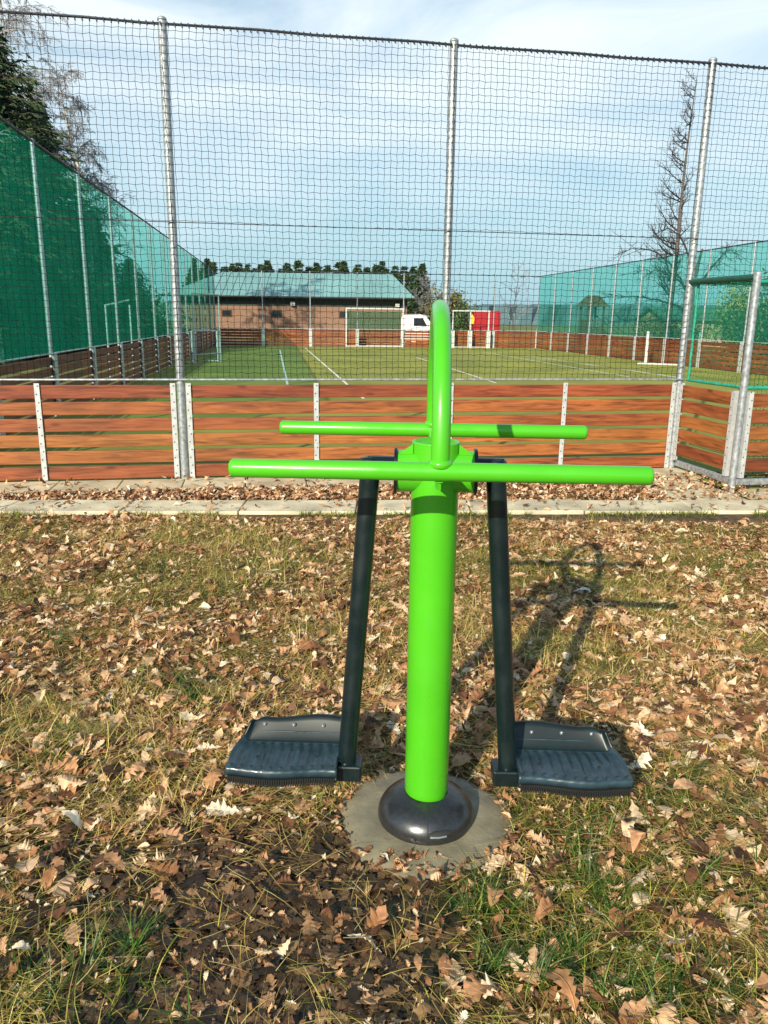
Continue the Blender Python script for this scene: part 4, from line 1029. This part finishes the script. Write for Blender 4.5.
# vans
def van(label, x, y, rz, L, Wd, Ht, pm, group=None):
    t = thing('parked_van', label, 'van', (x,y,-.05), rz)
    prof = [(0,.35),(0,.95),(.10,1.15),(.75,1.25),(1.25,Ht-.12),(1.6,Ht),(L-.1,Ht-.03),(L,Ht-.25),(L,.35)]
    b = MB(); b.prism(prof, 'y', 0, Wd); body = b.build('body', pm, t, bevel=.05)
    b = MB(); b.raw([(.80,.12,1.30),(.80,Wd-.12,1.30),(1.20,Wd-.14,Ht-.18),(1.20,.14,Ht-.18)], [(0,1,2,3)]); b.v = [(vx-.02,vy,vz+.02) for vx,vy,vz in b.v]; b.build('windscreen', M['glass'], t)
    for yy, s in ((-.006,1),(Wd+.006,1)):
        b = MB(); b.raw([(1.15,yy,1.22),(2.05,yy,1.22),(2.05,yy,Ht-.22),(1.45,yy,Ht-.22)], [(0,1,2,3)]); b.build('side_window', M['glass'], t)
    for xx in (.75, L-.85):
        for yy in (.02, Wd-.22):
            b = MB(); b.tube([(xx,yy,.33),(xx,yy+.2,.33)], .33, 20, smooth=False); wh = b.build('wheel', M['tyre'], t)
            b = MB(); b.tube([(xx,yy-.012,.33),(xx,yy+.212,.33)], .19, 14, smooth=False); b.build('rim', M['bracket'], wh)
    b = MB(); b.box(-.06,.0,.05,Wd-.05,.38,.62); b.build('bumper', M['tyre'], t)
    for yy in (.12, Wd-.40):
        b = MB(); b.box(-.02,.0,yy,yy+.28,.78,.95); b.build('headlight', M['bracket'], t)
    return t
van('white van parked beyond the end fence beside the hoop handle', 4.15, 53.3, radians(168), 2.9, 1.7, 1.95, M['vanwhite'])
van('red van parked beyond the end fence behind the small white goal', 5.75, 56.0, radians(-90), 3.6, 1.75, 2.28, M['vanred'])
t = thing('play_equipment', 'small yellow play figure on a post just left of the red van', 'play equipment', (5.35, 50.2, -.05))
b = MB(); b.tube([(0,0,0),(0,0,1.6)], .04, 8); b.build('post', M['galv'], t)
b = MB(); b.prism([(-.12,1.45),(.14,1.4),(.2,1.75),(.05,2.0),(-.17,1.8)], 'y', -.04, .04); b.build('panel', M['yellow'], t)

# play tower
t = thing('play_tower', 'wooden play tower with a pitched roof and sloping ramp beyond the right fence', 'play tower', (13.5, 52.5, -.05), .25)
t.scale = (.88,.88,1.0)
for x in (-.62,.62):
    for y in (-.6,.6):
        b = MB(); b.box(x-.06,x+.06,y-.06,y+.06,0,2.65); b.build('post', M['timber'], t)
b = MB(); b.box(-.7,.7,-.7,.7,1.15,1.22); b.build('platform', M['timber'], t)
b = MB(); 
for y in (-.64,.64):
    for z in (1.45,1.7): b.box(-.7,.7,y-.02,y+.02,z,z+.08)
    b.box(-.7,.7,y-.015,y+.015,.1,1.1)
b.box(-.66,-.63,-.6,.6,.1,1.75); b.build('side_wall', M['timber'], t)
b = MB(); b.raw([(-.95,-.85,2.6),(.95,-.85,2.6),(.95,.85,2.6),(-.95,.85,2.6),(-.35,-.3,3.3),(.35,-.3,3.3),(.35,.3,3.3),(-.35,.3,3.3)], [(0,1,5,4),(1,2,6,5),(2,3,7,6),(3,0,4,7),(4,5,6,7),(0,3,2,1)]); b.build('roof', M['timber'], t)
b = MB()
for y in (-.45,.45): b.prism([(.65,1.15),(.65,1.3),(2.6,.12),(2.6,-.02)], 'y', y-.03, y+.03)
for k in range(9): q = k/9; b.box(.7+1.85*q,.75+1.85*q,-.42,.42,1.15-1.12*q,1.20-1.12*q)
b.tube([(.65,-.47,2.0),(2.6,-.47,.9)], .035, 6); b.tube([(.65,.47,2.0),(2.6,.47,.9)], .035, 6)
b.build('ramp', M['timber'], t)

# house to the right
t = thing('small_house', 'low tan house with a green sheet roof beyond the right fence', 'house', (19.0, 54.5, -.05), .1)
b = MB(); b.box(0,7.5,0,4,0,1.9); b.prism([(0,1.9),(4,1.9),(2,2.6)], 'x', 0, 7.5); b.build('wall', M['plaster'], t)
b = MB(); b.raw([(-.3,-.4,1.79),(7.8,-.4,1.79),(7.8,2,2.63),(-.3,2,2.63),(-.3,4.4,1.79),(7.8,4.4,1.79)]+[(-.3,-.4,1.89),(7.8,-.4,1.89),(7.8,2,2.73),(-.3,2,2.73),(-.3,4.4,1.89),(7.8,4.4,1.89)],
    [(0,3,2,1),(3,4,5,2),(6,7,8,9),(9,8,11,10),(0,1,7,6),(4,10,11,5),(0,6,9,3),(3,9,10,4),(1,2,8,7),(2,5,11,8)]); b.build('roof', M['housegreen'], t)
for x in (1.6, 4.6):
    b = MB(); b.box(x-.45,x+.45,-.05,-.004,.7,1.5); wf = b.build('window', M['white'], t)
    b = MB(); b.box(x-.38,x+.38,-.065,-.052,.77,1.43); b.build('pane', M['glass'], wf)
b = MB(); b.box(6.0,6.8,-.05,-.004,0,1.7); b.build('door', M['timber'], t)

for (x, y, w_, h, la) in [(-17.5,49,4.5,2.8,'dark shrub left of the clubhouse behind the far end of the left fence'),(-16.2,53.5,3,2.4,'low dark shrub against the left end of the clubhouse')]:
    shrub(la, x, y, w_, 2.5, h, 400+int(y), 'leafgreen', 3000, .13, group='shrubs by the left end of the clubhouse')
# distant wooded hills
rg4 = np.random.default_rng(3)
def hills(y, x0, x1, hmin, hmax, step, seed):
    xs = np.arange(x0, x1, step); h = hmin+(hmax-hmin)*fbm(xs, xs*0+seed, .012, seed) + 1.6*rg4.uniform(0,1,len(xs))
    vs = []; fs = []
    for i, (x, hh) in enumerate(zip(xs, h)):
        vs += [(x,y,-1),(x,y+rg4.uniform(-3,3),hh),(x,y+60,hh*1.15),(x,y+120,-1)]
    for i in range(len(xs)-1):
        for j in range(3): fs.append((i*4+j,(i+1)*4+j,(i+1)*4+j+1,i*4+j+1))
    b = MB(); b.raw(vs, fs); o = b.build('wooded_hills', M['hill']); tag(o, kind='structure')
hills(330, -420, 480, 4, 10, 3.0, 5)

# a tall hedge-like wood that closes the view on the outer left
scene.render.film_transparent = False
scene.cycles.max_bounces = 8; scene.cycles.transparent_max_bounces = 16
